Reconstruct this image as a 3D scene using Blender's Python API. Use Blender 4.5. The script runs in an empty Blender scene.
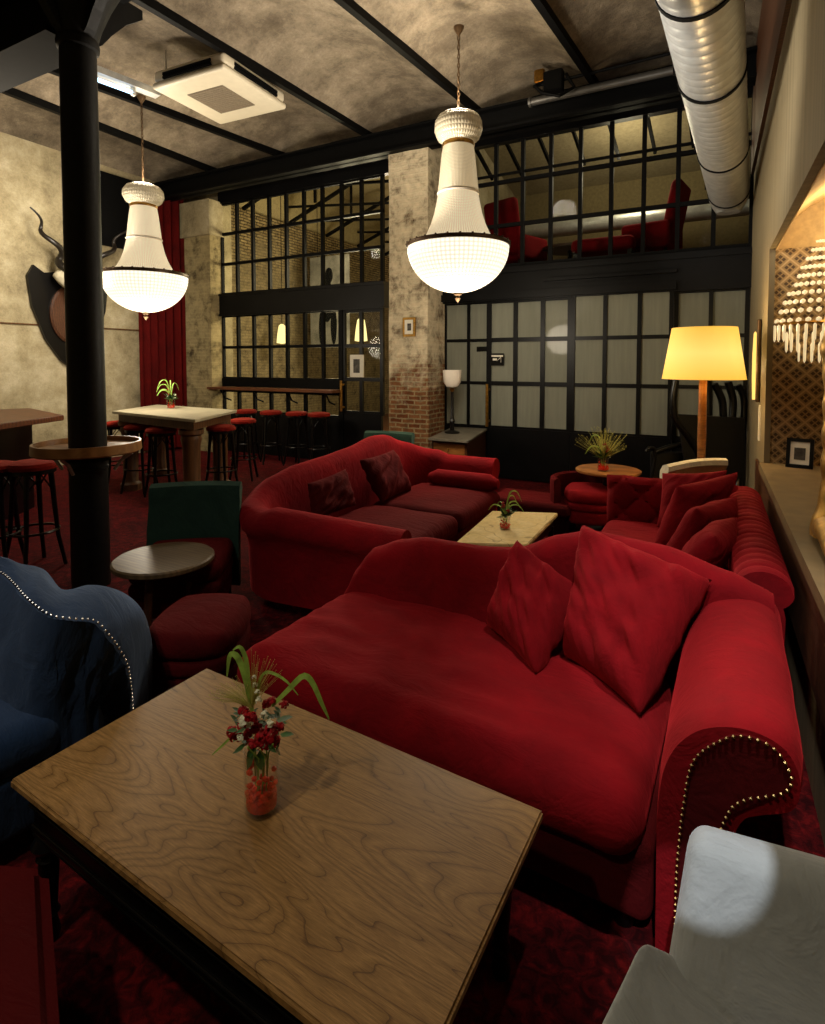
import bpy, bmesh, math, random
from mathutils import Vector, Matrix, noise as mnoise
random.seed(7)
PI = math.pi
sc = bpy.context.scene
COL = sc.collection
# ------------------------------------------------------------ camera survey
F_ = 560.; CXP = 412.; HZ = 362.; YAW = math.radians(28.2); PIT = math.radians(2.5); H = 1.65
CYP = HZ + F_*math.tan(PIT)
FW = Vector((-math.sin(YAW)*math.cos(PIT), math.cos(YAW)*math.cos(PIT), -math.sin(PIT)))
RT = Vector((math.cos(YAW), math.sin(YAW), 0))
UP = Vector((-math.sin(YAW)*math.sin(PIT), math.cos(YAW)*math.sin(PIT), math.cos(PIT)))
def ray(x, y): return FW + RT*((x-CXP)/F_) + UP*((CYP-y)/F_)
O = Vector((0, 0, H))
def az(x, y, z): d = ray(x, y); return O + d*((z-H)/d.z)
def ay(x, y, Y): d = ray(x, y); return O + d*(Y/d.y)
def ax(x, y, X): d = ray(x, y); return O + d*(X/d.x)
def ad(x, y, D): return O + ray(x, y)*D

cam = bpy.data.cameras.new('camera'); cam.sensor_fit = 'HORIZONTAL'; cam.sensor_width = 36
cam.lens = 36*F_/825; cam.shift_x = (412.5-CXP)/825; cam.shift_y = (CYP-512)/825; cam.clip_start = .02; cam.clip_end = 100
co = bpy.data.objects.new('camera', cam); COL.objects.link(co)
co.matrix_world = Matrix((( RT.x, UP.x, -FW.x, 0), (RT.y, UP.y, -FW.y, 0), (RT.z, UP.z, -FW.z, H), (0, 0, 0, 1)))
sc.camera = co
sc.view_settings.view_transform = 'Standard'
sc.view_settings.look = 'Medium High Contrast' if False else 'None'
sc.view_settings.exposure = 0
sc.cycles.use_denoising = True
sc.cycles.max_bounces = 7; sc.cycles.diffuse_bounces = 3; sc.cycles.glossy_bounces = 3
sc.cycles.transmission_bounces = 6; sc.cycles.transparent_max_bounces = 12
sc.cycles.caustics_reflective = False; sc.cycles.caustics_refractive = False
sc.cycles.sample_clamp_indirect = 4

# ------------------------------------------------------------ materials
def lin(c):
    return tuple((v/255/12.92 if v/255 <= .04045 else ((v/255+.055)/1.055)**2.4) for v in c) + (1,)
class N:
    def __init__(s, name):
        s.m = bpy.data.materials.new(name); s.m.use_nodes = True
        s.t = s.m.node_tree; s.t.nodes.clear()
        s.out = s.n('ShaderNodeOutputMaterial')
    def n(s, k, **kw):
        x = s.t.nodes.new(k)
        for a, b in kw.items():
            if hasattr(x, a): setattr(x, a, b)
        return x
    def l(s, a, b): s.t.links.new(a, b)
    def coord(s, kind='Object', scale=(1, 1, 1), rot=(0, 0, 0)):
        tc = s.n('ShaderNodeTexCoord'); mp = s.n('ShaderNodeMapping')
        mp.inputs['Scale'].default_value = scale; mp.inputs['Rotation'].default_value = rot
        if kind == 'World':
            g = s.n('ShaderNodeNewGeometry'); s.l(g.outputs['Position'], mp.inputs['Vector'])
        else: s.l(tc.outputs[kind], mp.inputs['Vector'])
        return mp.outputs['Vector']
    def noise(s, vec, scale=5, detail=4, rough=.55, dist=0):
        x = s.n('ShaderNodeTexNoise'); x.inputs['Scale'].default_value = scale; x.inputs['Detail'].default_value = detail
        x.inputs['Roughness'].default_value = rough; x.inputs['Distortion'].default_value = dist
        if vec is not None: s.l(vec, x.inputs['Vector'])
        return x.outputs['Fac']
    def ramp(s, fac, stops):
        r = s.n('ShaderNodeValToRGB'); e = r.color_ramp.elements
        while len(e) < len(stops): e.new(.5)
        for i, (p, c) in enumerate(stops):
            e[i].position = p; e[i].color = c if len(c) == 4 else lin(c)
        s.l(fac, r.inputs['Fac']); return r.outputs['Color']
    def mix(s, fac, a, b, mode='MIX'):
        x = s.n('ShaderNodeMix', data_type='RGBA', blend_type=mode)
        for sock, v in ((x.inputs[0], fac), (x.inputs[6], a), (x.inputs[7], b)):
            if isinstance(v, (int, float)): sock.default_value = v
            elif isinstance(v, tuple): sock.default_value = v
            else: s.l(v, sock)
        return x.outputs[2]
    def bump(s, h, strength=.3, dist=.01, normal=None):
        b = s.n('ShaderNodeBump'); b.inputs['Strength'].default_value = strength; b.inputs['Distance'].default_value = dist
        s.l(h, b.inputs['Height'])
        if normal is not None: s.l(normal, b.inputs['Normal'])
        return b.outputs['Normal']
    def bsdf(s, color, rough=.5, metal=0, normal=None, spec=.5, sheen=0, sheen_tint=None, sheen_rough=.4, trans=0, emis=None, estr=0, coat=0, ior=1.45, sss=0):
        p = s.n('ShaderNodeBsdfPrincipled')
        def put(k, v):
            if v is None: return
            if isinstance(v, (int, float)): p.inputs[k].default_value = v
            elif isinstance(v, tuple): p.inputs[k].default_value = v if len(v) == 4 else lin(v)
            else: s.l(v, p.inputs[k])
        put('Base Color', color); put('Roughness', rough); put('Metallic', metal); put('Specular IOR Level', spec)
        put('Sheen Weight', sheen); put('Sheen Tint', sheen_tint); put('Sheen Roughness', sheen_rough)
        put('Transmission Weight', trans); put('IOR', ior); put('Coat Weight', coat)
        if emis is not None: put('Emission Color', emis); put('Emission Strength', estr)
        if normal is not None: s.l(normal, p.inputs['Normal'])
        s.l(p.outputs[0], s.out.inputs['Surface']); return p

def simple(name, c, rough=.5, metal=0, spec=.5, nz=.15, scale=20, bump=.1, coat=0):
    k = N(name); v = k.coord('Object'); f = k.noise(v, scale, 4)
    a = lin(c); d = tuple(x*(1-nz) for x in a[:3])+(1,); b = tuple(min(1, x*(1+nz)) for x in a[:3])+(1,)
    k.bsdf(k.ramp(f, [(.3, d), (.7, b)]), rough, metal, k.bump(f, bump, .004), spec, coat=coat); return k.m

def velvet(name, dark, mid, sheen_c, sheen=.6, patch=3.):
    k = N(name); v = k.coord('World')
    f = k.noise(v, patch, 5, .6, .6); g = k.noise(v, 22, 5, .65, .3); fine = k.noise(v, 260, 2)
    m = k.mix(.2, f, g)
    c = k.ramp(m, [(.22, dark), (.66, mid)])
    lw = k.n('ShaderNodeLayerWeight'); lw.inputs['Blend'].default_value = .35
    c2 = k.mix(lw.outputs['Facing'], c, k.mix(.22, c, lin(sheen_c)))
    b = k.bump(fine, .25, .002, k.bump(k.noise(k.coord('World', (1, 2.6, 1)), 7, 4, .65, .5), .5, .022))
    k.bsdf(c2, .9, 0, b, .15, sheen, lin(sheen_c), .35); return k.m

def emit(name, c, s):
    k = N(name); e = k.n('ShaderNodeEmission'); e.inputs[0].default_value = lin(c); e.inputs[1].default_value = s
    k.l(e.outputs[0], k.out.inputs['Surface']); return k.m

def plaster(name, c0, c1, c2, scale=1.2, crack=True, bmp=.5):
    k = N(name); v = k.coord('World')
    big = k.noise(v, scale*.5, 3, .6, .3); med = k.noise(v, scale*3, 8, .78, .1); fin = k.noise(v, 38, 5, .7)
    c = k.ramp(k.mix(.5, big, med), [(.34, c0), (.5, c1), (.66, c2)])
    c = k.mix(.35, c, k.ramp(fin, [(.3, (90, 80, 60)), (.6, (190, 175, 140))]), 'MULTIPLY')
    if crack:
        vo = k.n('ShaderNodeTexVoronoi', feature='DISTANCE_TO_EDGE'); vo.inputs['Scale'].default_value = scale*.55
        wv = k.n('ShaderNodeVectorMath', operation='ADD'); nn = k.n('ShaderNodeTexNoise'); nn.inputs['Scale'].default_value = 2.5
        k.l(v, nn.inputs['Vector']); k.l(v, wv.inputs[0]); k.l(nn.outputs['Color'], wv.inputs[1]); k.l(wv.outputs[0], vo.inputs['Vector'])
        c = k.mix(k.ramp(vo.outputs['Distance'], [(0, (255, 255, 255)), (.012, (0, 0, 0))]), c, k.mix(.5, c, lin((60, 52, 38))))
    k.bsdf(c, .9, 0, k.bump(k.mix(.5, med, fin), bmp, .03), .2); return k.m

def brickmat(name, b1, b2, mortar, scale=1, plast=None, z0=0., z1=0., axis='X', dark=(60,50,38)):
    # real brick courses on a wall, rough plaster left over them above a height
    k = N(name); g = k.n('ShaderNodeNewGeometry'); sp = k.n('ShaderNodeSeparateXYZ'); k.l(g.outputs['Position'], sp.inputs[0])
    ad_ = k.n('ShaderNodeMath', operation='ADD'); k.l(sp.outputs['X'], ad_.inputs[0]); k.l(sp.outputs['Y'], ad_.inputs[1])
    cb = k.n('ShaderNodeCombineXYZ'); k.l(ad_.outputs[0], cb.inputs[0]); k.l(sp.outputs['Z'], cb.inputs[1])
    vv = k.n('ShaderNodeVectorMath', operation='ADD'); nz = k.n('ShaderNodeTexNoise'); nz.inputs['Scale'].default_value = 6
    k.l(g.outputs['Position'], nz.inputs['Vector']); sc_ = k.n('ShaderNodeVectorMath', operation='SCALE'); sc_.inputs['Scale'].default_value = .035
    k.l(nz.outputs['Color'], sc_.inputs[0]); k.l(cb.outputs[0], vv.inputs[0]); k.l(sc_.outputs[0], vv.inputs[1])
    br = k.n('ShaderNodeTexBrick'); k.l(vv.outputs[0], br.inputs['Vector'])
    br.inputs['Color1'].default_value = lin(b1); br.inputs['Color2'].default_value = lin(b2); br.inputs['Mortar'].default_value = lin(mortar)
    br.inputs['Scale'].default_value = scale; br.inputs['Brick Width'].default_value = .2; br.inputs['Row Height'].default_value = .066
    br.inputs['Mortar Size'].default_value = .012; br.inputs['Mortar Smooth'].default_value = .3
    v = k.coord('World'); f = k.noise(v, 9, 6, .7, .3); big = k.noise(v, 2.2, 5, .7, .5)
    c = k.mix(.7, br.outputs['Color'], k.ramp(f, [(.3, (70, 62, 50)), (.7, (235, 225, 200))]), 'MULTIPLY')
    if plast:
        mr = k.n('ShaderNodeMapRange'); mr.inputs['From Min'].default_value = z0; mr.inputs['From Max'].default_value = z1
        k.l(sp.outputs['Z'], mr.inputs['Value'])
        m1 = k.n('ShaderNodeMath', operation='ADD'); k.l(mr.outputs[0], m1.inputs[0]); k.l(big, m1.inputs[1])
        fac = k.ramp(m1.outputs[0], [(.72, (0, 0, 0)), (.95, (225, 225, 225))])
        pl = k.ramp(k.noise(v, 4.5, 6, .7, .3), [(.3, dark), (.5, plast), (.7, tuple(min(255, int(a*1.15)) for a in plast))])
        c = k.mix(fac, c, pl)
    hh = k.mix(.6, br.outputs['Fac'], f)
    k.bsdf(c, .92, 0, k.bump(hh, .6, .02), .15); return k.m

def wood(name, c0, c1, scale=6, stretch=(1, 8, 8), rough=.4, dist=3., coat=0, rings=True):
    k = N(name); v = k.coord('Object', stretch)
    f = k.noise(v, scale, 6, .6, dist*.3)
    w = k.n('ShaderNodeTexWave', wave_type='BANDS', bands_direction='Y'); k.l(v, w.inputs['Vector'])
    w.inputs['Scale'].default_value = scale*.25; w.inputs['Distortion'].default_value = dist*3; w.inputs['Detail'].default_value = 3
    w.inputs['Detail Scale'].default_value = .6
    m = k.mix(.22, f, w.outputs['Fac']) if rings else f
    k.bsdf(k.ramp(m, [(.25, c0), (.65, c1)]), rough, 0, k.bump(m, .12, .003), .4, coat=coat); return k.m

M = {}
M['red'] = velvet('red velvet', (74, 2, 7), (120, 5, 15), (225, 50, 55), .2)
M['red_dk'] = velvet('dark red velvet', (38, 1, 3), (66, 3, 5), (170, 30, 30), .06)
M['seatred'] = velvet('orange red seat velvet', (88, 10, 6), (126, 24, 13), (235, 90, 70), .15)
M['blue'] = velvet('blue velvet', (9, 20, 38), (26, 46, 74), (140, 165, 205), .3)
M['green'] = velvet('green velvet', (22, 42, 34), (42, 66, 54), (120, 145, 130), .25)
M['grey'] = velvet('light grey blue velvet', (132, 137, 134), (166, 170, 168), (235, 238, 250), .3)
M['cream'] = velvet('cream upholstery', (190, 180, 150), (225, 215, 185), (255, 250, 230), .2)
M['black'] = simple('black painted iron', (7, 7, 7), .6, 0, .12, .3, 14, .15)
M['blackwood'] = simple('black lacquered wood', (8, 7, 7), .28, 0, .4, .3, 20, .05)
M['blackleather'] = simple('black leather', (20, 20, 22), .35, 0, .5, .3, 60, .3)
M['column'] = simple('black painted cast iron', (13, 13, 13), .5, 0, .25, .4, 25, .35)
M['brass'] = simple('aged brass', (150, 112, 52), .35, 1, .5, .3, 30, .1)
M['bronze'] = simple('dark bronze', (84, 64, 42), .5, .6, .4, .3, 30, .1)
M['gold'] = simple('gilded plaster', (170, 130, 60), .4, .8, .5, .35, 25, .3)
M['white'] = simple('off white plastic', (206, 196, 172), .4, 0, .5, .04, 10, .02)
M['grille'] = simple('grey grille', (120, 108, 90), .6, 0, .3, .2, 60, .3)
M['darkgap'] = simple('dark void', (8, 8, 8), .9, 0, .1)
M['bandsteel'] = simple('black painted steel sheet', (10, 10, 11), .4, 0, .22, .4, 4, .1)
M['galv'] = simple('galvanised steel', (205, 205, 200), .32, .55, .5, .15, 12, .1)
M['marble'] = plaster('cream marble', (190, 165, 110), (222, 200, 145), (238, 222, 175), 3, True, .02)
M['greystone'] = simple('grey veined stone', (104, 98, 86), .35, 0, .5, .35, 9, .02)
M['stonetop'] = simple('pale stone top', (190, 182, 155), .3, 0, .5, .15, 6, .02)
M['tabletop'] = None
M['woodlight'] = wood('honey wood', (110, 66, 30), (165, 108, 54), 6, (1, 1, 6), .4)
M['wooddark'] = wood('dark brown wood', (48, 26, 14), (84, 50, 28), 6, (1, 6, 6), .45)
M['counter'] = wood('red brown counter wood', (72, 38, 20), (112, 64, 36), 5, (1, 6, 6), .4)
M['tray'] = wood('tray wood', (132, 90, 52), (170, 124, 76), 5, (1, 3, 3), .35)
M['agedtop'] = wood('worn bronze coloured top', (70, 55, 37), (106, 88, 62), 5, (1, 9, 1), .42)
M['tan'] = wood('tan wood', (72, 46, 26), (104, 70, 40), 5, (4, 4, 1), .5)
M['plaster_l'] = plaster('aged plaster wall', (96, 86, 66), (182, 170, 138), (230, 220, 192), .8, False)
M['ceil'] = plaster('sooty vaulted plaster', (66, 59, 50), (126, 115, 99), (184, 171, 150), .9, False, .8)
M['pier'] = brickmat('brick pier with plaster remains', (128, 74, 46), (166, 118, 82), (176, 160, 128), 1, (212, 200, 170), .75, 3.3)
M['pierL'] = brickmat('grey brick pier with plaster remains', (96, 80, 56), (140, 120, 84), (156, 142, 106), 1, (160, 146, 108), -1, 1.2)
M['brick_b'] = brickmat('pale rear brick wall', (150, 132, 98), (190, 172, 134), (70, 60, 44), 1, (120, 108, 82), 5.2, 1.9)
M['beigewall'] = None
M['leaf'] = simple('green leaf', (140, 172, 74), .5, 0, .4, .35, 40, .1)
M['leafd'] = simple('dark green leaf', (38, 78, 30), .5, 0, .4, .4, 40, .1)
M['petal'] = simple('dark red petals', (150, 8, 22), .7, 0, .3, .4, 90, .3)
M['petalw'] = simple('white petals', (225, 226, 200), .7, 0, .3, .2, 90, .3)
M['gel'] = simple('orange red gel beads', (226, 54, 28), .25, 0, .6, .3, 90, .6)
M['spray'] = simple('fine pale grass', (176, 174, 92), .7, 0, .2, .3)
M['bone'] = simple('bone', (196, 186, 158), .6, 0, .3, .2, 20, .2)
M['horn'] = simple('dark horn', (30, 25, 20), .35, 0, .5, .4, 30, .4)
M['paper'] = simple('white paper', (220, 215, 200), .7, 0, .3, .05)
M['photo'] = simple('dark photograph print', (70, 66, 60), .5, 0, .3, .8, 14, 0)
M['curtain'] = velvet('dark red curtain cloth', (50, 5, 5), (92, 12, 10), (170, 50, 45), .2)
M['nail'] = simple('brass nail heads', (200, 176, 120), .25, 1, .5, .2)
M['nailw'] = simple('silver nail heads', (215, 210, 200), .25, 1, .5, .2)

def mk_tabletop():
    k = N('oak veneer table top'); tc = k.coord('Object', (.8, 5.2, 1))
    nz = k.n('ShaderNodeTexNoise'); nz.inputs['Scale'].default_value = 1.0; nz.inputs['Detail'].default_value = 2; k.l(tc, nz.inputs['Vector'])
    nz.inputs['Distortion'].default_value = .5
    mul = k.n('ShaderNodeMath', operation='MULTIPLY'); mul.inputs[1].default_value = 30; k.l(nz.outputs['Fac'], mul.inputs[0])
    fr = k.n('ShaderNodeMath', operation='FRACT'); k.l(mul.outputs[0], fr.inputs[0])
    f2 = k.noise(k.coord('Object', (3, 60, 3)), 5, 6, .7); f3 = k.noise(k.coord('Object', (6, 160, 6)), 5, 3, .7)
    lines = k.ramp(fr.outputs[0], [(0, (102, 72, 38)), (.08, (158, 122, 74)), (.6, (176, 138, 86)), (1, (150, 116, 68))])
    c = k.mix(.6, lines, k.ramp(f2, [(.3, (120, 108, 88)), (.7, (255, 250, 240))]), 'MULTIPLY')
    c = k.mix(.4, c, k.ramp(f3, [(.35, (120, 105, 85)), (.6, (255, 255, 255))]), 'MULTIPLY')
    k.bsdf(c, .4, 0, k.bump(f3, .12, .002), .35); return k.m
M['tabletop'] = mk_tabletop()
def mk_beige():
    k = N('beige striped wall covering'); g = k.n('ShaderNodeNewGeometry'); sp = k.n('ShaderNodeSeparateXYZ'); k.l(g.outputs['Position'], sp.inputs[0])
    cb = k.n('ShaderNodeCombineXYZ'); k.l(sp.outputs['Y'], cb.inputs[0])
    v = k.n('ShaderNodeTexNoise'); v.inputs['Scale'].default_value = 14; v.inputs['Detail'].default_value = 6; k.l(cb.outputs[0], v.inputs['Vector'])
    c = k.ramp(v.outputs['Fac'], [(.3, (116, 103, 76)), (.7, (146, 132, 102))])
    k.bsdf(c, .7, 0, None, .3); return k.m
M['beigewall'] = mk_beige()
def mk_carpet():
    k = N('dark red patterned carpet'); v = k.coord('World')
    a = k.noise(v, 22, 4, .6, .9); b = k.noise(v, 5, 4, .6, 1); fine = k.noise(v, 180, 3)
    m = k.mix(.35, a, b)
    c = k.ramp(m, [(.42, (38, 4, 6)), (.52, (66, 8, 11)), (.6, (92, 14, 16))])
    k.bsdf(c, .95, 0, k.bump(fine, .4, .006), .1, .2, lin((200, 80, 80))); return k.m
M['carpet'] = mk_carpet()
def mk_wallpaper():
    k = N('brown lattice wallpaper'); g = k.n('ShaderNodeNewGeometry'); sp = k.n('ShaderNodeSeparateXYZ'); k.l(g.outputs['Position'], sp.inputs[0])
    def m(op, a, b=None):
        x = k.n('ShaderNodeMath', operation=op)
        for i, q in enumerate((a, b)):
            if q is None: continue
            if isinstance(q, (int, float)): x.inputs[i].default_value = q
            else: k.l(q, x.inputs[i])
        return x.outputs[0]
    S = 1/.125
    u = m('MULTIPLY', m('ADD', m('ADD', sp.outputs['X'], sp.outputs['Y']), sp.outputs['Z']), S)
    w = m('MULTIPLY', m('SUBTRACT', m('ADD', sp.outputs['X'], sp.outputs['Y']), sp.outputs['Z']), S)
    fu = m('ABSOLUTE', m('SUBTRACT', m('FRACT', u), .5)); fw = m('ABSOLUTE', m('SUBTRACT', m('FRACT', w), .5))
    core = m('MULTIPLY', m('LESS_THAN', fu, .3), m('LESS_THAN', fw, .3))
    lat = m('MAXIMUM', m('GREATER_THAN', fu, .44), m('GREATER_THAN', fw, .44))
    plus = m('MAXIMUM', m('LESS_THAN', fu, .05), m('LESS_THAN', fw, .05))
    c = k.mix(m('MULTIPLY', core, m('SUBTRACT', 1, plus)), lin((150, 124, 84)), lin((84, 66, 46)))
    c = k.mix(lat, c, lin((186, 156, 110)))
    k.bsdf(c, .7, 0, None, .3); return k.m
M['wallpaper'] = mk_wallpaper()
def mk_glass(name, tint, rough=0., gl=.9, base=.02):
    k = N(name); t = k.n('ShaderNodeBsdfTransparent'); t.inputs[0].default_value = tint
    g = k.n('ShaderNodeBsdfGlossy'); g.inputs['Roughness'].default_value = rough; g.inputs[0].default_value = (gl, gl, gl, 1)
    lw = k.n('ShaderNodeLayerWeight'); lw.inputs['Blend'].default_value = .5
    pw = k.n('ShaderNodeMath', operation='POWER'); pw.inputs[1].default_value = 4; k.l(lw.outputs['Facing'], pw.inputs[0])
    fr = k.n('ShaderNodeMath', operation='MULTIPLY_ADD'); fr.inputs[1].default_value = .8; fr.inputs[2].default_value = .05; k.l(pw.outputs[0], fr.inputs[0]); fr.inputs[2].default_value = base
    mx = k.n('ShaderNodeMixShader'); k.l(fr.outputs[0], mx.inputs[0]); k.l(t.outputs[0], mx.inputs[1]); k.l(g.outputs[0], mx.inputs[2])
    k.l(mx.outputs[0], k.out.inputs['Surface']); return k.m
M['glass'] = mk_glass('clear window glass', (.86, .88, .84, 1), 0., .9, .004)
M['vglass'] = mk_glass('clear vase glass', (.95, .95, .95, 1), .02, .9, .05)
def mk_frost():
    k = N('frosted glass'); v = k.coord('World', (9, 9, .7)); f = k.noise(v, 2.5, 3)
    k.bsdf(k.ramp(f, [(.3, (124, 126, 114)), (.7, (134, 136, 123))]), .07, 0, None, .12); return k.m
M['frost'] = mk_frost()
def mk_bead(name, s, c=(255, 214, 150), us=90, vs=55, lo=.5):
    k = N(name); uv = k.coord('UV')
    sp = k.n('ShaderNodeSeparateXYZ'); k.l(uv, sp.inputs[0])
    def wv(o, n):
        a = k.n('ShaderNodeMath', operation='MULTIPLY'); a.inputs[1].default_value = n*2*PI; k.l(o, a.inputs[0])
        b = k.n('ShaderNodeMath', operation='SINE'); k.l(a.outputs[0], b.inputs[0])
        d = k.n('ShaderNodeMath', operation='ABSOLUTE'); k.l(b.outputs[0], d.inputs[0]); return d.outputs[0]
    p = k.n('ShaderNodeMath', operation='MULTIPLY'); k.l(wv(sp.outputs[0], us), p.inputs[0]); k.l(wv(sp.outputs[1], vs), p.inputs[1])
    mr = k.n('ShaderNodeMapRange'); mr.inputs['To Min'].default_value = lo; mr.inputs['To Max'].default_value = 1.25; k.l(p.outputs[0], mr.inputs[0])
    st = k.n('ShaderNodeMath', operation='MULTIPLY'); st.inputs[1].default_value = s; k.l(mr.outputs[0], st.inputs[0])
    pr = k.bsdf((200, 190, 165), .25, 0, k.bump(p.outputs[0], .6, .01), .6, emis=lin(c), estr=0)
    k.l(st.outputs[0], pr.inputs['Emission Strength']); return k.m
M['bead_bowl'] = mk_bead('glowing glass bead bowl', 1.4, (255, 240, 214), 36, 9, .62)
M['bead_cone'] = mk_bead('lit glass bead strands', .42, (255, 226, 176), 44, 22, .45)
M['bead_crown'] = mk_bead('dim glass bead crown', .1, (230, 200, 150), 24, 5, .1)
M['bead_cone2'] = mk_bead('glowing glass bead strands', .66, (255, 232, 190), 44, 22, .55)
M['crystal'] = mk_bead('lit crystal drops', 1.5, (255, 226, 170), 3, 5, .45)
def mk_shade():
    k = N('yellow lamp shade fabric'); g = k.coord('Generated'); sp = k.n('ShaderNodeSeparateXYZ'); k.l(g, sp.inputs[0])
    c = k.ramp(sp.outputs[2], [(0, (250, 186, 62)), (.5, (255, 226, 118)), (1, (244, 190, 70))])
    k.bsdf((220, 190, 120), .8, 0, None, .1, emis=c, estr=.95); return k.m
M['shade'] = mk_shade()
M['cup'] = simple('white glass cup', (225, 215, 200), .3, 0, .5, .03)
M['tube_on'] = emit('fluorescent tube light', (190, 225, 255), 3)
M['sconce'] = emit('warm lit wall lamp', (255, 226, 150), 2.2)
M['gloweps'] = emit('lit gilded sconce glass', (255, 200, 100), 1.6)

# ------------------------------------------------------------ geometry helpers
def link(name, me, mat, parent=None, smooth=True, sub=0):
    o = bpy.data.objects.new(name, me); COL.objects.link(o)
    if mat is not None: me.materials.append(mat)
    if smooth:
        for p in me.polygons: p.use_smooth = True
    if sub:
        s = o.modifiers.new('s', 'SUBSURF'); s.levels = sub; s.render_levels = sub
    if parent is not None: o.parent = parent; o.matrix_parent_inverse = Matrix.Identity(4)
    return o
def obj(name, bm, mat, parent=None, smooth=True, sub=0, local=True):
    """bm holds world coordinates; the mesh is moved into its parent's frame"""
    me = bpy.data.meshes.new(name)
    bmesh.ops.recalc_face_normals(bm, faces=bm.faces)
    if parent is not None and local:
        mw = parent_world(parent)
        bm.transform(mw.inverted())
    bm.to_mesh(me); bm.free()
    o = link(name, me, mat, parent, smooth, sub)
    if smooth and name not in ('pillow', 'seat_cushion'):
        try: me.set_sharp_from_angle(angle=math.radians(38))
        except Exception: pass
    return o
def parent_world(p):
    m = Matrix.Identity(4)
    while p is not None:
        m = (Matrix.Translation(p.location) @ p.rotation_euler.to_matrix().to_4x4()) @ m; p = p.parent
    return m
def thing(name, label, cat, loc=(0, 0, 0), rz=0, group=None):
    o = bpy.data.objects.new(name, None); COL.objects.link(o); o.empty_display_size = .1
    o.location = loc; o.rotation_euler = (0, 0, rz); o['label'] = label; o['category'] = cat
    if group: o['group'] = group
    return o
def tag(o, label, cat, group=None):
    o['label'] = label; o['category'] = cat
    if group: o['group'] = group
    return o
def struct(name, bm, mat, parent=None, smooth=False):
    o = obj(name, bm, mat, parent, smooth)
    if parent is None: o['kind'] = 'structure'
    return o
def copy_tree(o, parent=None):
    c = o.copy(); COL.objects.link(c)
    if parent is not None: c.parent = parent
    for ch in list(o.children): copy_tree(ch, c)
    return c
def B(): return bmesh.new()
def box(bm, a, b, bev=0, mat=None):
    a = Vector(a); b = Vector(b)
    lo = Vector((min(a.x, b.x), min(a.y, b.y), min(a.z, b.z))); hi = Vector((max(a.x, b.x), max(a.y, b.y), max(a.z, b.z)))
    r = bmesh.ops.create_cube(bm, size=1); vs = r['verts']
    for v in vs: v.co = Vector(((lo.x+hi.x)/2+v.co.x*(hi.x-lo.x), (lo.y+hi.y)/2+v.co.y*(hi.y-lo.y), (lo.z+hi.z)/2+v.co.z*(hi.z-lo.z)))
    if bev:
        es = list({e for v in vs for e in v.link_edges}); r2 = bmesh.ops.bevel(bm, geom=es, offset=bev, segments=2, affect='EDGES')
        vs = list({v for f in r2['faces'] for v in f.verts}|{v for v in vs if v.is_valid})
    if mat is not None:
        for v in vs: v.co = mat @ v.co
    return vs
def qprism(bm, pts, z0, z1, bev=0):
    """vertical prism over plan polygon"""
    lo = [bm.verts.new((p[0], p[1], z0)) for p in pts]; hi = [bm.verts.new((p[0], p[1], z1)) for p in pts]; n = len(pts)
    fs = [bm.faces.new(lo[::-1]), bm.faces.new(hi)]
    for i in range(n): fs.append(bm.faces.new((lo[i], lo[(i+1) % n], hi[(i+1) % n], hi[i])))
    if bev:
        es = list({e for f in fs for e in f.edges}); bmesh.ops.bevel(bm, geom=es, offset=bev, segments=3, affect='EDGES')
def bar(bm, p, q, w, h=None, up=(0, 0, 1)):
    """box beam between p and q"""
    h = h or w; p = Vector(p); q = Vector(q); d = (q-p).normalized(); u = Vector(up)
    s = d.cross(u)
    if s.length < 1e-4: s = d.cross(Vector((1, 0, 0)))
    s.normalize(); u = s.cross(d).normalized()
    vs = []
    for c in (p, q):
        for a, b_ in ((-1, -1), (1, -1), (1, 1), (-1, 1)): vs.append(bm.verts.new(c+s*(a*w/2)+u*(b_*h/2)))
    for f in ((0, 1, 2, 3), (7, 6, 5, 4), (0, 4, 5, 1), (1, 5, 6, 2), (2, 6, 7, 3), (3, 7, 4, 0)): bm.faces.new([vs[i] for i in f])
def tube(bm, pts, r, seg=10, cap=True):
    pts = [Vector(p) for p in pts]; n = len(pts)
    rs = r if isinstance(r, (list, tuple)) else [r]*n
    rings = []; prev = None
    for i, p in enumerate(pts):
        d = (pts[min(i+1, n-1)]-pts[max(i-1, 0)])
        if d.length < 1e-9: d = Vector((0, 0, 1))
        d.normalize()
        if prev is None:
            a = d.cross(Vector((0, 0, 1)))
            if a.length < .05: a = d.cross(Vector((1, 0, 0)))
        else: a = prev-d*prev.dot(d)
        a.normalize(); prev = a; b = d.cross(a)
        rings.append([bm.verts.new(p+a*(math.cos(2*PI*k/seg)*rs[i])+b*(math.sin(2*PI*k/seg)*rs[i])) for k in range(seg)])
    for i in range(n-1):
        for k in range(seg): bm.faces.new((rings[i][k], rings[i][(k+1) % seg], rings[i+1][(k+1) % seg], rings[i+1][k]))
    if cap: bm.faces.new(rings[0][::-1]); bm.faces.new(rings[-1])
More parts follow.
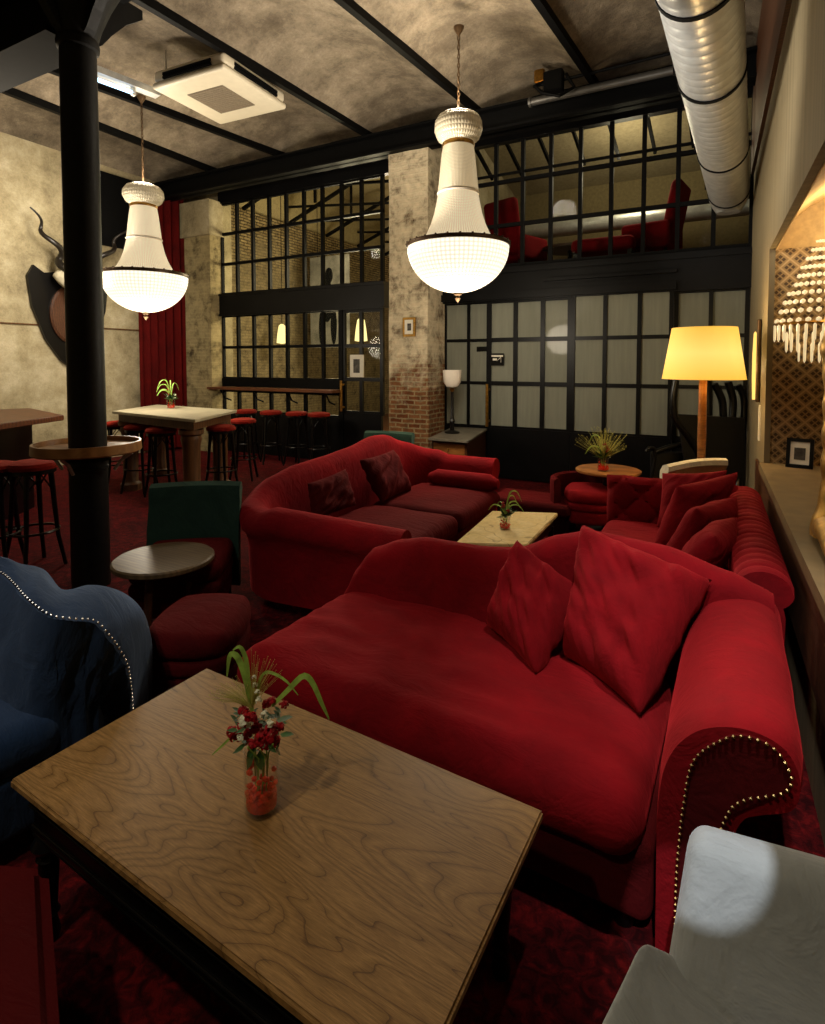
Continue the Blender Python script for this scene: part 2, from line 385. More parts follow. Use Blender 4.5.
def lathe(bm, prof, c=(0, 0, 0), seg=24, uv=False, fn=None):
    """prof: (r, z) list"""
    c = Vector(c); rings = []
    for r, z in prof:
        ring = []
        for k in range(seg):
            a = 2*PI*k/seg; rr = r
            if fn: rr = fn(r, z, a)
            ring.append(bm.verts.new(c+Vector((max(rr, 1e-4)*math.cos(a), max(rr, 1e-4)*math.sin(a), z))))
        rings.append(ring)
    L = bm.loops.layers.uv.verify() if uv else None
    n = len(prof)
    for i in range(n-1):
        for k in range(seg):
            f = bm.faces.new((rings[i][k], rings[i][(k+1) % seg], rings[i+1][(k+1) % seg], rings[i+1][k]))
            if L:
                for lp, (uu, vv) in zip(f.loops, ((k, i), (k+1, i), (k+1, i+1), (k, i+1))): lp[L].uv = (uu/seg, vv/(n-1))
    return rings
def loft(bm, secs, closed=True, cap=True, loop=False):
    rings = [[bm.verts.new(p) for p in s] for s in secs]; m = len(rings[0])
    for i in range(len(rings)-(0 if loop else 1)):
        A = rings[i]; Bq = rings[(i+1) % len(rings)]
        for k in range(m if closed else m-1): bm.faces.new((A[k], A[(k+1) % m], Bq[(k+1) % m], Bq[k]))
    if cap and closed and not loop:
        for R in (rings[0][::-1], rings[-1]):
            c = sum((v.co for v in R), Vector())/m; cv = bm.verts.new(c)
            for k in range(m): bm.faces.new((R[k], R[(k+1) % m], cv))
    return rings
def axis_samples(h, r, n):
    a = [-h, -h+r*.15, -h+r*.4, -h+r*.7, -h+r]
    mid = [(-h+r)+(2*(h-r))*i/n for i in range(1, n)]
    return a+mid+[-x for x in a[::-1]]
def rbox(bm, c, s, r, n=8, fn=None, rz=0, mtx=None):
    """soft rounded box, centre c, full size s, corner radius r; fn(local, unit) deforms"""
    c = Vector(c); h = Vector(s)/2; r = min(r, h.x*.98, h.y*.98, h.z*.98)
    S = [axis_samples(h[i], r, n) for i in range(3)]
    cache = {}
    R = Matrix.Rotation(rz, 3, 'Z')
    def V(p):
        k = tuple(round(x, 5) for x in p)
        if k in cache: return cache[k]
        q = Vector(p); inn = Vector([max(-(h[i]-r), min(h[i]-r, q[i])) for i in range(3)]); d = q-inn
        if d.length > 1e-9: q = inn+d.normalized()*r
        if fn: q = fn(q, Vector((q.x/h.x, q.y/h.y, q.z/h.z)))
        q = R @ q+c
        if mtx is not None: q = mtx @ q
        v = bm.verts.new(q); cache[k] = v; return v
    for a in range(3):
        b, d = (a+1) % 3, (a+2) % 3
        for sgn in (-1, 1):
            for i in range(len(S[b])-1):
                for j in range(len(S[d])-1):
                    P = []
                    for (ii, jj) in ((i, j), (i+1, j), (i+1, j+1), (i, j+1)):
                        p = [0, 0, 0]; p[a] = sgn*h[a]; p[b] = S[b][ii]; p[d] = S[d][jj]; P.append(V(p))
                    if len(set(P)) == 4:
                        try: bm.faces.new(P)
                        except ValueError: pass
def nz(p, s=1., o=0): return mnoise.noise(Vector((p[0]*s+o, p[1]*s+o*.7, p[2]*s-o)))
def pillow4(bm, c, t, seed=0, n=40, pinch=.06, cre=1.):
    """pillow stretched over four corner points c (world), thickness t"""
    c = [Vector(x) for x in c]; nrm = (c[1]-c[0]).cross(c[3]-c[0]).normalized()
    G = {}
    for side in (1, -1):
        for i in range(n+1):
            for j in range(n+1):
                edge = i in (0, n) or j in (0, n)
                if side == -1 and edge: G[(-1, i, j)] = G[(1, i, j)]; continue
                u = i/n*2-1; v = j/n*2-1
                uu = u*(1-pinch*(1-v*v)); vv = v*(1-pinch*(1-u*u))
                a, b = (uu+1)/2, (vv+1)/2
                p = (c[0]*(1-a)+c[1]*a)*(1-b)+(c[3]*(1-a)+c[2]*a)*b
                w = ((1-u**4)*(1-v**4))**.55
                rad = math.hypot(abs(u)-1, abs(v)-1)
                th = t*.5*w*(1+.18*nz((u, v, 0), 1.6, seed))
                cr = .16*t*w*nz(((u+v)*.7, (u-v)*2.6, seed), 1.9, seed+3)+.05*t*w*math.sin(7*(u-v)+4*nz((u, v, seed), 1.4))
                G[(side, i, j)] = bm.verts.new(p+nrm*side*(th+cr*cre))
    for side in (1, -1):
        for i in range(n):
            for j in range(n):
                q = [G[(side, i, j)], G[(side, i+1, j)], G[(side, i+1, j+1)], G[(side, i, j+1)]]
                if side == -1: q = q[::-1]
                if len(set(q)) == 4: bm.faces.new(q)
def interp(tab, x):
    if x <= tab[0][0]: return tab[0][1]
    for (a, b), (c, d) in zip(tab, tab[1:]):
        if x <= c:
            t = (x-a)/(c-a); t = t*t*(3-2*t)*.5+t*.5; return b+(d-b)*t
    return tab[-1][1]
def light(name, kind, loc, energy, color=(1, .78, .5), size=.15, rot=None, spot=None, blend=.3, target=None):
    l = bpy.data.lights.new(name, kind); l.energy = energy; l.color = color
    if kind == 'AREA': l.size = size
    else: l.shadow_soft_size = size
    if kind == 'SPOT': l.spot_size = math.radians(spot or 60); l.spot_blend = blend
    o = bpy.data.objects.new(name, l); COL.objects.link(o); o.location = loc
    if target is not None: o.rotation_euler = (Vector(target)-Vector(loc)).to_track_quat('-Z', 'Y').to_euler()
    elif rot: o.rotation_euler = rot
    return o

# ============================================================ ROOM
YF = 7.6; XL = -9.13; XR = .37; YB = -1.6; ZC = 4.95
bm = B(); box(bm, (XL-.1, YB, -.1), (XR+.02, YF, 0)); struct('floor', bm, M['carpet'])
bm = B(); box(bm, (XL-.2, YB, 0), (XL, YF+.25, 5.5)); struct('wall_left', bm, M['plaster_l'])
bm = B(); box(bm, (XL-.2, YB-.2, 0), (XR+.3, YB, 5.5)); struct('wall_back', bm, M['plaster_l'])
# right wall with the open niche
y0, y1, zs, zt = 1.9, 5.15, .86, 2.52
bm = B()
box(bm, (XR, YB, 0), (XR+.04, YF, zs-.05)); box(bm, (XR, YB, zt), (XR+.04, YF, 3.78))
box(bm, (XR, y1, zs-.05), (XR+.04, YF, zt)); box(bm, (XR, YB, zs-.05), (XR+.04, y0, zt))
struct('wall_right', bm, M['beigewall'])
bm = B(); box(bm, (XR-.03, YB, 3.78), (XR+.16, YF, 5.5)); struct('trim_1', bm, M['wooddark'])
bm = B(); box(bm, (XR-.02, 2.0, zs-.42), (XR, y1+.6, zs-.06)); struct('trim_2', bm, M['wooddark'])
bm = B(); box(bm, (XR-.03, y0, zs-.06), (XR+1.5, y1+.02, zs)); struct('trim_3', bm, simple('tan shelf board', (118, 100, 70), .5, 0, .3, .15, 8))
bm = B(); box(bm, (XR+.04, y1+.03, zs-.05), (XR+1.6, y1+.15, zt-.0)); struct('wall_niche_end', bm, M['wallpaper'])
bm = B(); box(bm, (XR+.04, y1+.03, zt), (XR+1.6, y1+.15, zt+.8)); struct('wall_niche_lunette', bm, simple('cream lunette plaster', (190, 160, 110), .9, 0, .1))
bm = B(); box(bm, (XR+1.5, y0-.8, zs-.05), (XR+1.6, y1+.03, zt+.7)); struct('wall_niche_side', bm, M['wallpaper'])
bm = B()
for i in range(12):
    a0 = PI*i/12; a1 = PI*(i+1)/12; xc = XR+.77; R_ = .73
    bm.faces.new([bm.verts.new(v) for v in ((xc-R_*math.cos(a0), y0-.8, zt-.02+.45*math.sin(a0)), (xc-R_*math.cos(a1), y0-.8, zt-.02+.45*math.sin(a1)), (xc-R_*math.cos(a1), y1+.1, zt-.02+.45*math.sin(a1)), (xc-R_*math.cos(a0), y1+.1, zt-.02+.45*math.sin(a0)))])
struct('ceiling_niche', bm, simple('lit cream plaster', (214, 178, 118), .9, 0, .1), None, True)

# ceiling: jack arches between joists
J = [((XL, YF), (XL, 2.5)),
     ((-7.66, YF), (-7.62, 2.5)), ((-6.04, YF), (-6.82, 2.5)), ((-4.45, YF), (-4.70, 2.5)), ((-2.74, YF), (-3.2, 2.5)),
     ((-1.24, YF), (-1.72, 2.5)), ((XR+.1, YF), (XR-.1, 2.5))]
def jl(j, Y):
    (xa, ya), (xb, yb) = J[j]; t = (Y-ya)/(yb-ya); return xa+(xb-xa)*t
bm = B()
Ys = [YF-.02-(YF-YB)*i/30 for i in range(31)]
for j in range(len(J)-1):
    grid = []
    for Y in Ys:
        Yc = max(Y, 2.5-0*Y) if False else Y
        a, b = jl(j, Yc), jl(j+1, Yc); row = []
        for k in range(13):
            t = k/12; zz = ZC+.02+.26*math.sin(PI*t)**.8+.012*nz((a+(b-a)*t, Y, 0), 1.5)
            row.append(bm.verts.new((a+(b-a)*t, Y, zz)))
        grid.append(row)
    for i in range(30):
        for k in range(12): bm.faces.new((grid[i][k], grid[i][k+1], grid[i+1][k+1], grid[i+1][k]))
struct('ceiling', bm, M['ceil'], None, True)
bm = B(); box(bm, (XL-.2, YB-.2, 5.4), (XR+.3, YF+.2, 5.5)); struct('ceiling_slab', bm, M['darkgap'])
for j in range(1, len(J)-1):
    bm = B(); bar(bm, (jl(j, YF-.05), YF-.05, ZC), (jl(j, YB), YB, ZC), .07, .09)
    box(bm, (0, 0, 0), (.001, .001, .001))
    o = struct('ceiling_joist', bm, M['black'])
# far girder (I section) with round pipes lying along it
bm = B()
gz0, gz1 = 4.6, 4.9; gy = 7.0
box(bm, (XL, gy-.12, gz1-.03), (XR, gy+.12, gz1)); box(bm, (XL, gy-.12, gz0), (XR, gy+.12, gz0+.03)); box(bm, (XL, gy-.02, gz0), (XR, gy+.02, gz1))
struct('beam_far', bm, M['black'])
bm = B(); tube(bm, [(-2.0, gy-.2, 4.80), (XR-.3, gy-.2, 4.80)], .045, 12); tube(bm, [(-2.0, gy-.2, 4.80), (-2.03, gy-.2, 4.80)], .06, 12)
tag(obj('conduit_pipe', bm, simple('dull grey pipe', (84, 82, 78), .4, .4, .4, .2, 8)), 'grey metal pipe running along the far black girder', 'pipe')
bm = B(); tube(bm, [(-1.95, gy-.3, 4.93), (-1.2, gy-.3, 4.93), (-.4, gy-.28, 4.95), (.2, gy-.28, 4.95)], .018, 8)
tag(obj('electric_cable', bm, M['black']), 'thin black cable along the ceiling above the far girder', 'cable')
# junction box with bracket near beam
p = ay(553, 84, 6.7)
t = thing('junction_box', 'dark junction box with coiled cables at the far girder beside the ceiling joist', 'junction box', p)
bm = B(); box(bm, p+Vector((-.1, -.06, -.1)), p+Vector((.12, .06, .14)), .01); obj('housing', bm, M['black'], t)
bm = B(); tube(bm, [p+Vector((-.1, 0, .05)), p+Vector((-.2, -.05, .0)), p+Vector((-.1, -.1, -.12)), p+Vector((.1, -.1, -.2)), p+Vector((.25, -.02, -.1)), p+Vector((.15, 0, .08))], .02, 8); obj('cable', bm, M['black'], t)
bm = B(); box(bm, p+Vector((-.22, -.03, .05)), p+Vector((-.1, .03, .2)), .01); obj('bracket', bm, M['brass'], t)

# near girder on the column
bm = B(); box(bm, (XL, 2.30, 3.94), (-4.1, 2.64, 3.98)); box(bm, (XL, 2.44, 3.96), (-4.1, 2.5, 4.4)); box(bm, (XL, 2.3, 4.4), (-3.5, 2.64, 4.95))
struct('beam_near', bm, M['black'])
# wall + piers of the far side (X ranges of openings: -8.05..-4.58 and -3.49..XR)
bm = B(); box(bm, (XL, YF, 0), (-8.05, YF+.2, 5.5)); struct('wall_far', bm, M['plaster_l'])
bm = B()
box(bm, (-8.75, 7.28, 0), (-8.05, YF, 4.55)); struct('pillar_left', bm, M['pierL'])
bm = B(); box(bm, (-8.78, 7.24, 3.95), (-8.02, YF, 4.58)); struct('pillar_left_head', bm, M['plaster_l'])
bm = B(); box(bm, (-4.5, 7.0, 0), (-3.5, YF+.2, 4.95))
bmesh.ops.subdivide_edges(bm, edges=bm.edges, cuts=10, use_grid_fill=True)
for v in bm.verts: v.co += Vector((nz(v.co, 3), nz(v.co, 3, 5), 0))*.02
# fit pier: front face between pixel columns 389 and 428
PX0 = ay(389, 300, 7.0).x; PX1 = ay(428, 300, 7.0).x
for v in bm.verts: v.co.x = PX0+(v.co.x+4.5)/1.0*(PX1-PX0)
struct('pillar_brick', bm, M['pier'], None, True)

# ---- glazed steel partition
def grid(bm, xs, zs_, y, w=.05, d=.06, wz=None):
    wz = wz or w
    for x in xs: box(bm, (x-w/2, y-d/2, zs_[0]), (x+w/2, y+d/2, zs_[-1]))
    for z in zs_: box(bm, (xs[0]-w/2, y-d/2+.005, z-wz/2), (xs[-1]+w/2, y+d/2-.005, z+wz/2))
YW = YF-.03
LX = [-8.05+(3.47/9)*i for i in range(10)]
bm = B(); grid(bm, LX, [2.9, 3.45, 4.0, 4.55], YW, .05); struct('window_1', bm, M['black'])
w1 = bpy.data.objects['window_1']
bm = B(); box(bm, (LX[0], YW-.004, 2.9), (LX[-1], YW+.004, 4.55)); obj('pane', bm, M['glass'], w1, False)
bm = B(); grid(bm, LX[:8], [.74, 1.12, 1.35, 1.92, 2.5], YW, .05); box(bm, (LX[0], YW-.05, 1.2), (LX[7], YW+.03, 1.35)); box(bm, (LX[7]-.04, YW-.06, 0), (LX[7]+.04, YW+.03, 2.5))
struct('window_2', bm, M['black']); w2 = bpy.data.objects['window_2']
bm = B(); box(bm, (LX[0], YW-.004, .74), (LX[7], YW+.004, 2.5)); obj('pane', bm, M['glass'], w2, False)
bm = B(); box(bm, (LX[0]-.03, YW-.05, 0), (LX[7], YW+.05, .74)); struct('wall_far_dado_left', bm, M['bandsteel'])
bm = B(); box(bm, (LX[0]-.03, YW-.09, 2.5), (-4.5, YW+.06, 2.9)); box(bm, (LX[0]-.03, YW-.11, 2.49), (-4.5, YW-.09, 2.53)); box(bm, (LX[0]-.03, YW-.11, 2.86), (-4.5, YW-.09, 2.9)); struct('beam_glazing_left', bm, M['bandsteel'])
bm = B(); box(bm, (LX[0]-.03, YW-.06, 4.55), (-4.4, YW+.06, 5.2)); struct('trim_4', bm, M['bandsteel'])
# left glass door
bm = B(); DX = [LX[7]+.05, LX[8], LX[9]]; grid(bm, DX, [.83, 1.37, 1.91, 2.47], YW-.02, .06, .05); box(bm, (DX[0], YW-.045, 0), (DX[-1], YW+.005, .83))
struct('door_1', bm, M['bandsteel']); d1 = bpy.data.objects['door_1']
bm = B(); box(bm, (DX[0], YW-.024, .83), (DX[-1], YW-.016, 2.47)); obj('pane', bm, M['glass'], d1, False)
bm = B(); tube(bm, [(DX[0]-.0, YW-.12, .85), (DX[0]-.0, YW-.12, 1.35)], .022, 10); box(bm, (DX[0]-.02, YW-.12, .9), (DX[0]+.02, YW-.04, .93)); box(bm, (DX[0]-.02, YW-.12, 1.27), (DX[0]+.02, YW-.04, 1.3)); obj('door_handle', bm, M['brass'], d1)
# right side
RX = [-3.49, -3.12, -2.79, -2.41, -2.03, -1.64, -1.22, -.81, -.43, -.03, .34]
RZ = [.72, 1.35, 1.96, 2.5]
def frosted(name, xs, frame=.045, y=YW, handle=None, zs_=RZ):
    bm = B(); grid(bm, xs, zs_, y, frame, .05, frame); o = struct(name, bm, M['bandsteel'])
    bm = B(); box(bm, (xs[0], y-.004, zs_[0]), (xs[-1], y+.004, zs_[-1])); obj('pane', bm, M['frost'], o, False)
    bm = B(); box(bm, (xs[0]-.02, y-.03, .02), (xs[-1]+.02, y+.03, zs_[0])); obj('lower_panel', bm, M['bandsteel'], o, False)
    if handle:
        bm = B(); x = handle; tube(bm, [(x, y-.1, .74), (x, y-.1, 1.34)], .022, 10); box(bm, (x-.02, y-.1, .8), (x+.02, y-.02, .83)); box(bm, (x-.02, y-.1, 1.25), (x+.02, y-.02, 1.28)); obj('door_handle', bm, M['brass'], o)
    return o
frosted('window_3', RX[0:2]+[RX[2]-.03])
frosted('door_2', [RX[2], RX[3], RX[4], RX[5]-.03], .06, YW-.03, RX[2])
frosted('door_3', [RX[5]+.02, RX[6], RX[7], RX[8]-.02], .05, YW-.06, None, [.72, 1.35, 1.96, 2.56])
frosted('window_4', [RX[8]+.03, RX[9], RX[10]])
bm = B(); box(bm, (-3.5, YW-.10, 2.5), (XR, YW+.1, 2.96)); box(bm, (-3.5, YW-.13, 2.88), (XR, YW-.1, 2.93)); box(bm, (-3.5, YW-.15, 2.52), (-.4, YW-.1, 2.62)); box(bm, (-2.0, YW-.17, 2.72), (-.4, YW-.1, 2.76))
struct('beam_glazing_right', bm, M['bandsteel'])
UX = [-3.49+.385*i for i in range(11)]
bm = B(); grid(bm, UX, [2.99, 3.55, 4.15, 4.75], YW, .05, .06); box(bm, (UX[0], YW-.02, 4.24), (UX[-1], YW+.02, 4.27)); struct('window_5', bm, M['black']); w5 = bpy.data.objects['window_5']
bm = B(); box(bm, (UX[0], YW-.004, 2.99), (XR, YW+.004, 4.75)); obj('pane', bm, M['glass'], w5, False)
bm = B(); box(bm, (-4.4, YW-.06, 4.68), (XR, YW+.06, 5.2)); struct('trim_5', bm, M['bandsteel'])

# ---- rooms behind the glazing
bm = B(); box(bm, (XL-.2, YF+.25, 0), (XL, 15.5, 5.0)); struct('wall_rear_side', bm, M['brick_b'])
bm = B(); box(bm, (XL-.2, 15.5, 0), (-3.6, 15.7, 6.5)); struct('wall_rear_end', bm, M['plaster_l'])
bm = B(); box(bm, (XL-.2, YF+.25, -.1), (XR+.3, 15.5, 0)); struct('floor_rear', bm, M['wooddark'])
bm = B(); box(bm, (XL-.4, YF+.25, 6.3), (-3.6, 15.7, 6.4)); struct('ceiling_rear', bm, simple('cream rear ceiling', (180, 166, 128), .9, 0, .1))
bm = B(); box(bm, (XL-.3, YF+.2, 4.95), (XL-.2, 15.7, 6.4)); struct('wall_rear_upper', bm, simple('cream rear wall', (170, 156, 118), .9, 0, .1))
bm = B()
for i in range(5):
    y = 9.2+i*1.5; bar(bm, (XL, y, 5.0), (-6.0, y, 6.2), .07); bar(bm, (XL+.8, y, 5.4), (XL+.8, y, 6.3), .05); bar(bm, (XL, y, 5.4), (-5.0, y, 5.0), .05)
struct('beam_rear_truss', bm, M['black'])
bm = B(); box(bm, (-3.62, YF+.2, 0), (-3.52, 15.7, 6.4)); struct('wall_rear_divider', bm, M['plaster_l'])
# mezzanine behind the right part
bm = B(); box(bm, (-3.52, YF+.12, 2.78), (XR+1.5, 10.9, 2.96)); struct('floor_mezzanine', bm, M['wooddark'])
bm = B(); box(bm, (-3.52, 10.9, 2.7), (XR+1.6, 11, 6)); struct('wall_mezzanine', bm, simple('beige rear wall', (132, 118, 86), .9, 0, .1))
bm = B(); box(bm, (XR+1.5, YF+.1, 2.7), (XR+1.6, 11, 6)); struct('wall_mezzanine_side', bm, M['beigewall'])
bm = B()
vs = [bm.verts.new(v) for v in ((-3.52, YF+.1, 5.6), (XR+1.6, YF+.1, 5.6), (XR+1.6, 11, 4.9), (-3.52, 11, 4.9))]; bm.faces.new(vs); struct('ceiling_mezzanine', bm, simple('beige sloping ceiling', (150, 138, 110), .9, 0, .1))
for i in range(9):
    x = -3.4+i*.5
    bm = B(); bar(bm, (x, YF+.15, 5.3), (x+.1, 9.0, 4.7), .04, .06); struct('beam_skylight', bm, M['black'])
bm = B(); tube(bm, [(-3.5, 10.0, 4.0), (XR+1.4, 10.0, 4.05)], .16, 20)
tag(obj('rear_air_duct', bm, M['galv']), 'silver round duct crossing behind the upper right window', 'air duct')
def wing_chair(name, label, p, rz, s=1.):
    t = thing(name, label, 'armchair', p, rz, None); q = Vector(p); Rm = Matrix.Translation(q) @ Matrix.Rotation(rz, 4, 'Z')
    bm = B(); rbox(bm, (0, -.02, .32), (.62, .6, .24), .08, 4, mtx=Rm); obj('seat', bm, M['red'], t)
    bm = B(); rbox(bm, (0, .3, .72), (.62, .14, .85), .07, 4, lambda a, u: a+Vector((0, .08*u.z, 0)), mtx=Rm); obj('backrest', bm, M['red'], t)
    for sx in (-1, 1):
        bm = B(); rbox(bm, (sx*.34, 0, .42), (.13, .64, .36), .06, 4, mtx=Rm); obj('armrest', bm, M['red'], t)
        for sy in (-1, 1):
            bm = B(); tube(bm, [Rm @ Vector((sx*.26, sy*.24, .24)), Rm @ Vector((sx*.28, sy*.26, 0))], [.025, .018], 8); obj('leg', bm, M['blackwood'], t)
    return t
p = ay(652, 257, 8.7); wing_chair('armchair', 'red velvet armchair with high back behind the upper window beneath the duct', (p.x, 8.7, 2.96), math.radians(-100))
p = ay(515, 275, 8.6); wing_chair('armchair', 'red velvet armchair behind the upper window beside the large chandelier', (p.x, 8.6, 2.96), math.radians(160))
p = ay(606, 257, 8.5)
t = thing('upholstered_bench', 'low red bench behind the upper window left of the high backed armchair', 'bench', (p.x, 8.35, 2.96))
bm = B(); rbox(bm, (p.x, 8.35, 3.28), (.85, .5, .2), .08, 4); obj('seat', bm, M['red'], t)
for sx in (-1, 1):
    bm = B(); box(bm, (p.x+sx*.36-.03, 8.15, 2.96), (p.x+sx*.36+.03, 8.55, 3.2)); obj('leg', bm, M['blackwood'], t)
p = ay(570, 262, 8.8)
t = thing('round_table', 'small dark round table behind the upper window between the red armchairs', 'table', (p.x, 8.8, 2.96))
bm = B(); lathe(bm, [(0, .4), (.42, .4), (.42, .44), (0, .44)], (p.x, 8.8, 2.96), 24); obj('tabletop', bm, M['wooddark'], t, False)
bm = B(); lathe(bm, [(.22, 0), (.2, .03), (.04, .06), (.04, .4)], (p.x, 8.8, 2.96), 16); obj('pedestal', bm, M['black'], t)
# rear lights seen through the glass
for i, (px, py, X, w, h) in enumerate(((282, 334, 0, .22, .5), (361, 330, 0, .2, .45))):
    p = ay(px, py, 9.7-1.0*i)
    t = thing('wall_lamp', ['glowing white wall lamp seen through the left window above the counter', 'glowing lamp seen through the upper pane of the left glass door'][i], 'lamp', p)
    bm = B(); lathe(bm, [(.03, .22), (.07, .18), (.10, 0), (.12, -.2), (.0, -.22)], p, 16); obj('lamp_shade', bm, M['sconce'], t)
    bm = B(); tube(bm, [p+Vector((0, 0, .2)), p+Vector((0, 0, 6.3-p.z))], .008, 6); obj('cord', bm, M['black'], t)
# large black-and-white poster on a rear screen wall
pA = ay(310, 258, 10.5); pB = ay(349, 345, 10.5)
t = thing('framed_poster', 'large grey figure poster hanging behind the left glazing', 'poster', ((pA.x+pB.x)/2, 10.5, pB.z))
bm = B(); box(bm, (pA.x, 10.5, pB.z), (pB.x, 10.54, pA.z)); obj('print', bm, simple('grey print', (105, 102, 94), .6, 0, .3, .5, 3, 0), t, False)
bm = B()
w_ = pB.x-pA.x; h_ = pA.z-pB.z
def blob(cx, cz, rx, rz_, y, nn=20): bm.faces.new([bm.verts.new((pA.x+w_*(cx+rx*math.cos(2*PI*i/nn)), y, pB.z+h_*(cz+rz_*math.sin(2*PI*i/nn)))) for i in range(nn)])
blob(.5, .78, .1, .09, 10.495); blob(.45, .5, .16, .24, 10.494); blob(.3, .2, .07, .2, 10.493); blob(.62, .22, .08, .21, 10.492)
obj('figure_shape', bm, M['darkgap'], t, False)
bm = B(); bar(bm, (pA.x+.2, 10.52, pA.z), (pA.x+.2, 10.52, 6.3), .01); bar(bm, (pB.x-.2, 10.52, pA.z), (pB.x-.2, 10.52, 6.3), .01); obj('cord', bm, M['black'], t)
light('rear_fill', 'POINT', (-6.0, 9.3, 3.4), 420, (1, .82, .55), .4)  # unseen fill added to brighten the rear walls behind the glazing
light('rear_fill_low', 'POINT', (-6.6, 9.0, 1.6), 110, (1, .8, .5), .3)  # lower unseen fill, added for the rear room behind the lower panes
light('mezzanine_light', 'POINT', (-1.2, 9.0, 4.6), 60, (1, .84, .6), .3)
# notice on the left door and small dark signs on the frosted glass
def framed(name, label, cat, c, w, h, y, fr, inner, fmat, imat, parent_label=None, rx=0):
    t = thing(name, label, cat, (c.x, y, c.z))
    bm = B(); box(bm, (c.x-w/2, y-.012, c.z-h/2), (c.x+w/2, y+.012, c.z+h/2), .004); obj('frame', bm, fmat, t, False)
    bm = B(); box(bm, (c.x-w/2+fr, y-.015, c.z-h/2+fr), (c.x+w/2-fr, y-.012, c.z+h/2-fr)); obj('print', bm, imat, t, False); return t
c = ay(357, 366, YW-.06); framed('notice', 'white bordered notice on the glass of the left door', 'notice', c, .26, .36, YW-.06, .07, 0, M['paper'], M['photo'])
c = ay(409, 327, 6.96)
framed('picture_frame', 'small pale framed picture hanging on the brick pillar', 'picture', c, .2, .27, 6.965, .035, 0, M['gold'], M['paper'])
c = ay(409, 327, 6.94); bm = B(); box(bm, (c.x-.03, 6.945, c.z-.05), (c.x+.03, 6.947, c.z+.05)); o = obj('motif', bm, M['photo'], bpy.data.objects['picture_frame'], False)
c = ay(497, 359, YW-.07)
t = thing('door_sign', 'small black sign with white arrow mark on the frosted door', 'sign', (c.x, YW-.065, c.z))
bm = B(); box(bm, (c.x-.1, YW-.07, c.z-.09), (c.x+.1, YW-.06, c.z+.08)); obj('board', bm, M['blackwood'], t, False)
bm = B(); box(bm, (c.x-.08, YW-.075, c.z+.03), (c.x+.09, YW-.071, c.z+.055)); box(bm, (c.x-.06, YW-.075, c.z-.02), (c.x+.0, YW-.071, c.z+.01))
bar(bm, (c.x+.0, YW-.073, c.z-.03), (c.x+.06, YW-.073, c.z+.03), .004, .02, (0, 1, 0)); bar(bm, (c.x+.06, YW-.073, c.z+.02), (c.x+.06, YW-.073, c.z-.05), .02, .004); obj('arrow_mark', bm, M['paper'], t, False)
c = ay(482, 349, YW-.04); bm = B(); box(bm, (c.x-.09, YW-.02, c.z-.035), (c.x+.09, YW-.012, c.z+.035)); tag(obj('name_plate', bm, M['blackwood'], None, False), 'narrow black plate on the frosted pane left of the arrow sign', 'sign')

# ============================================================ COLUMN
cx, cy = -4.03, 2.48
t = thing('pillar_iron', 'black cast iron column', 'column', (cx, cy, 0)); t['kind'] = 'structure'; del t['label']; del t['category']
bm = B()
lathe(bm, [(.128, 0), (.127, .8), (.127, .86), (.133, .865), (.133, .885), (.125, .89), (.122, 2), (.12, 3.3), (.118, 3.86), (.135, 3.87), (.14, 3.9), (.135, 3.93), (.13, 3.94), (.16, 4.05), (.22, 4.2), (.30, 4.36)], (cx, cy, 0), 36)
obj('shaft', bm, M['column'], t)
for a in (0, PI/2, PI, -PI/2):
    bm = B(); d = Vector((math.cos(a), math.sin(a), 0)); s = Vector((-math.sin(a), math.cos(a), 0)); c0 = Vector((cx, cy, 0))
    pr = [(.12, 3.94), (.16, 3.97), (.24, 4.08), (.36, 4.22), (.5, 4.33), (.5, 4.4), (.1, 4.4)]
    loft(bm, [[c0+d*r_+s*e+Vector((0, 0, z_)) for r_, z_ in pr] for e in (-.035, .035)]); obj('bracket', bm, M['column'], t, False)
bm = B(); box(bm, (cx-.34, cy-.34, 4.36), (cx+.34, cy+.34, 4.44)); obj('cap_plate', bm, M['column'], t, False)
# tray around the column
t = thing('column_tray', 'round wooden shelf with raised rim fixed around the iron column', 'shelf', (cx, cy, 1.02))
bm = B(); lathe(bm, [(.125, 1.03), (.335, 1.03), (.34, 1.065), (.355, 1.065), (.36, 1.0), (.35, .99), (.125, .99)], (cx, cy, 0), 56); obj('tabletop', bm, M['tray'], t)
bm = B(); lathe(bm, [(.125, .93), (.15, .93), (.15, .99), (.125, .99)], (cx, cy, 0), 32); obj('collar', bm, M['black'], t)
for k in range(4):
    a = k*PI/2+.5; bm = B(); d = Vector((math.cos(a), math.sin(a), 0)); c0 = Vector((cx, cy, 0))
    tube(bm, [c0+d*.19+Vector((0, 0, .86)), c0+d*.24+Vector((0, 0, .93)), c0+d*.32+Vector((0, 0, .985))], .012, 8); obj('bracket', bm, M['galv'], t)

# ============================================================ SEATING AREA
def smooth_loft_back(bm, stations, z0, th, R, flare=.0, nseg=14):
    """stations: (x, y, nx, ny, ztop); n points to the outside of the sofa"""
    secs = []
    for (x, y, nx, ny, zt_) in stations:
        L = math.hypot(nx, ny); nx /= L; ny /= L
        prof = [(0, z0), (0, z0+.3*(zt_-z0)), (-.01, zt_-R*1.6)]
        for k in range(nseg+1):
            a = PI-(PI*1.28)*k/nseg
            prof.append((R-.01+R*math.cos(a)*1.0+flare, zt_-R+R*math.sin(a)))
        prof += [(th, max(z0+.02, zt_-R*2.6)), (th-.01, z0)]
        secs.append([Vector((x+nx*a, y+ny*a, z)) for a, z in prof])
    loft(bm, secs)

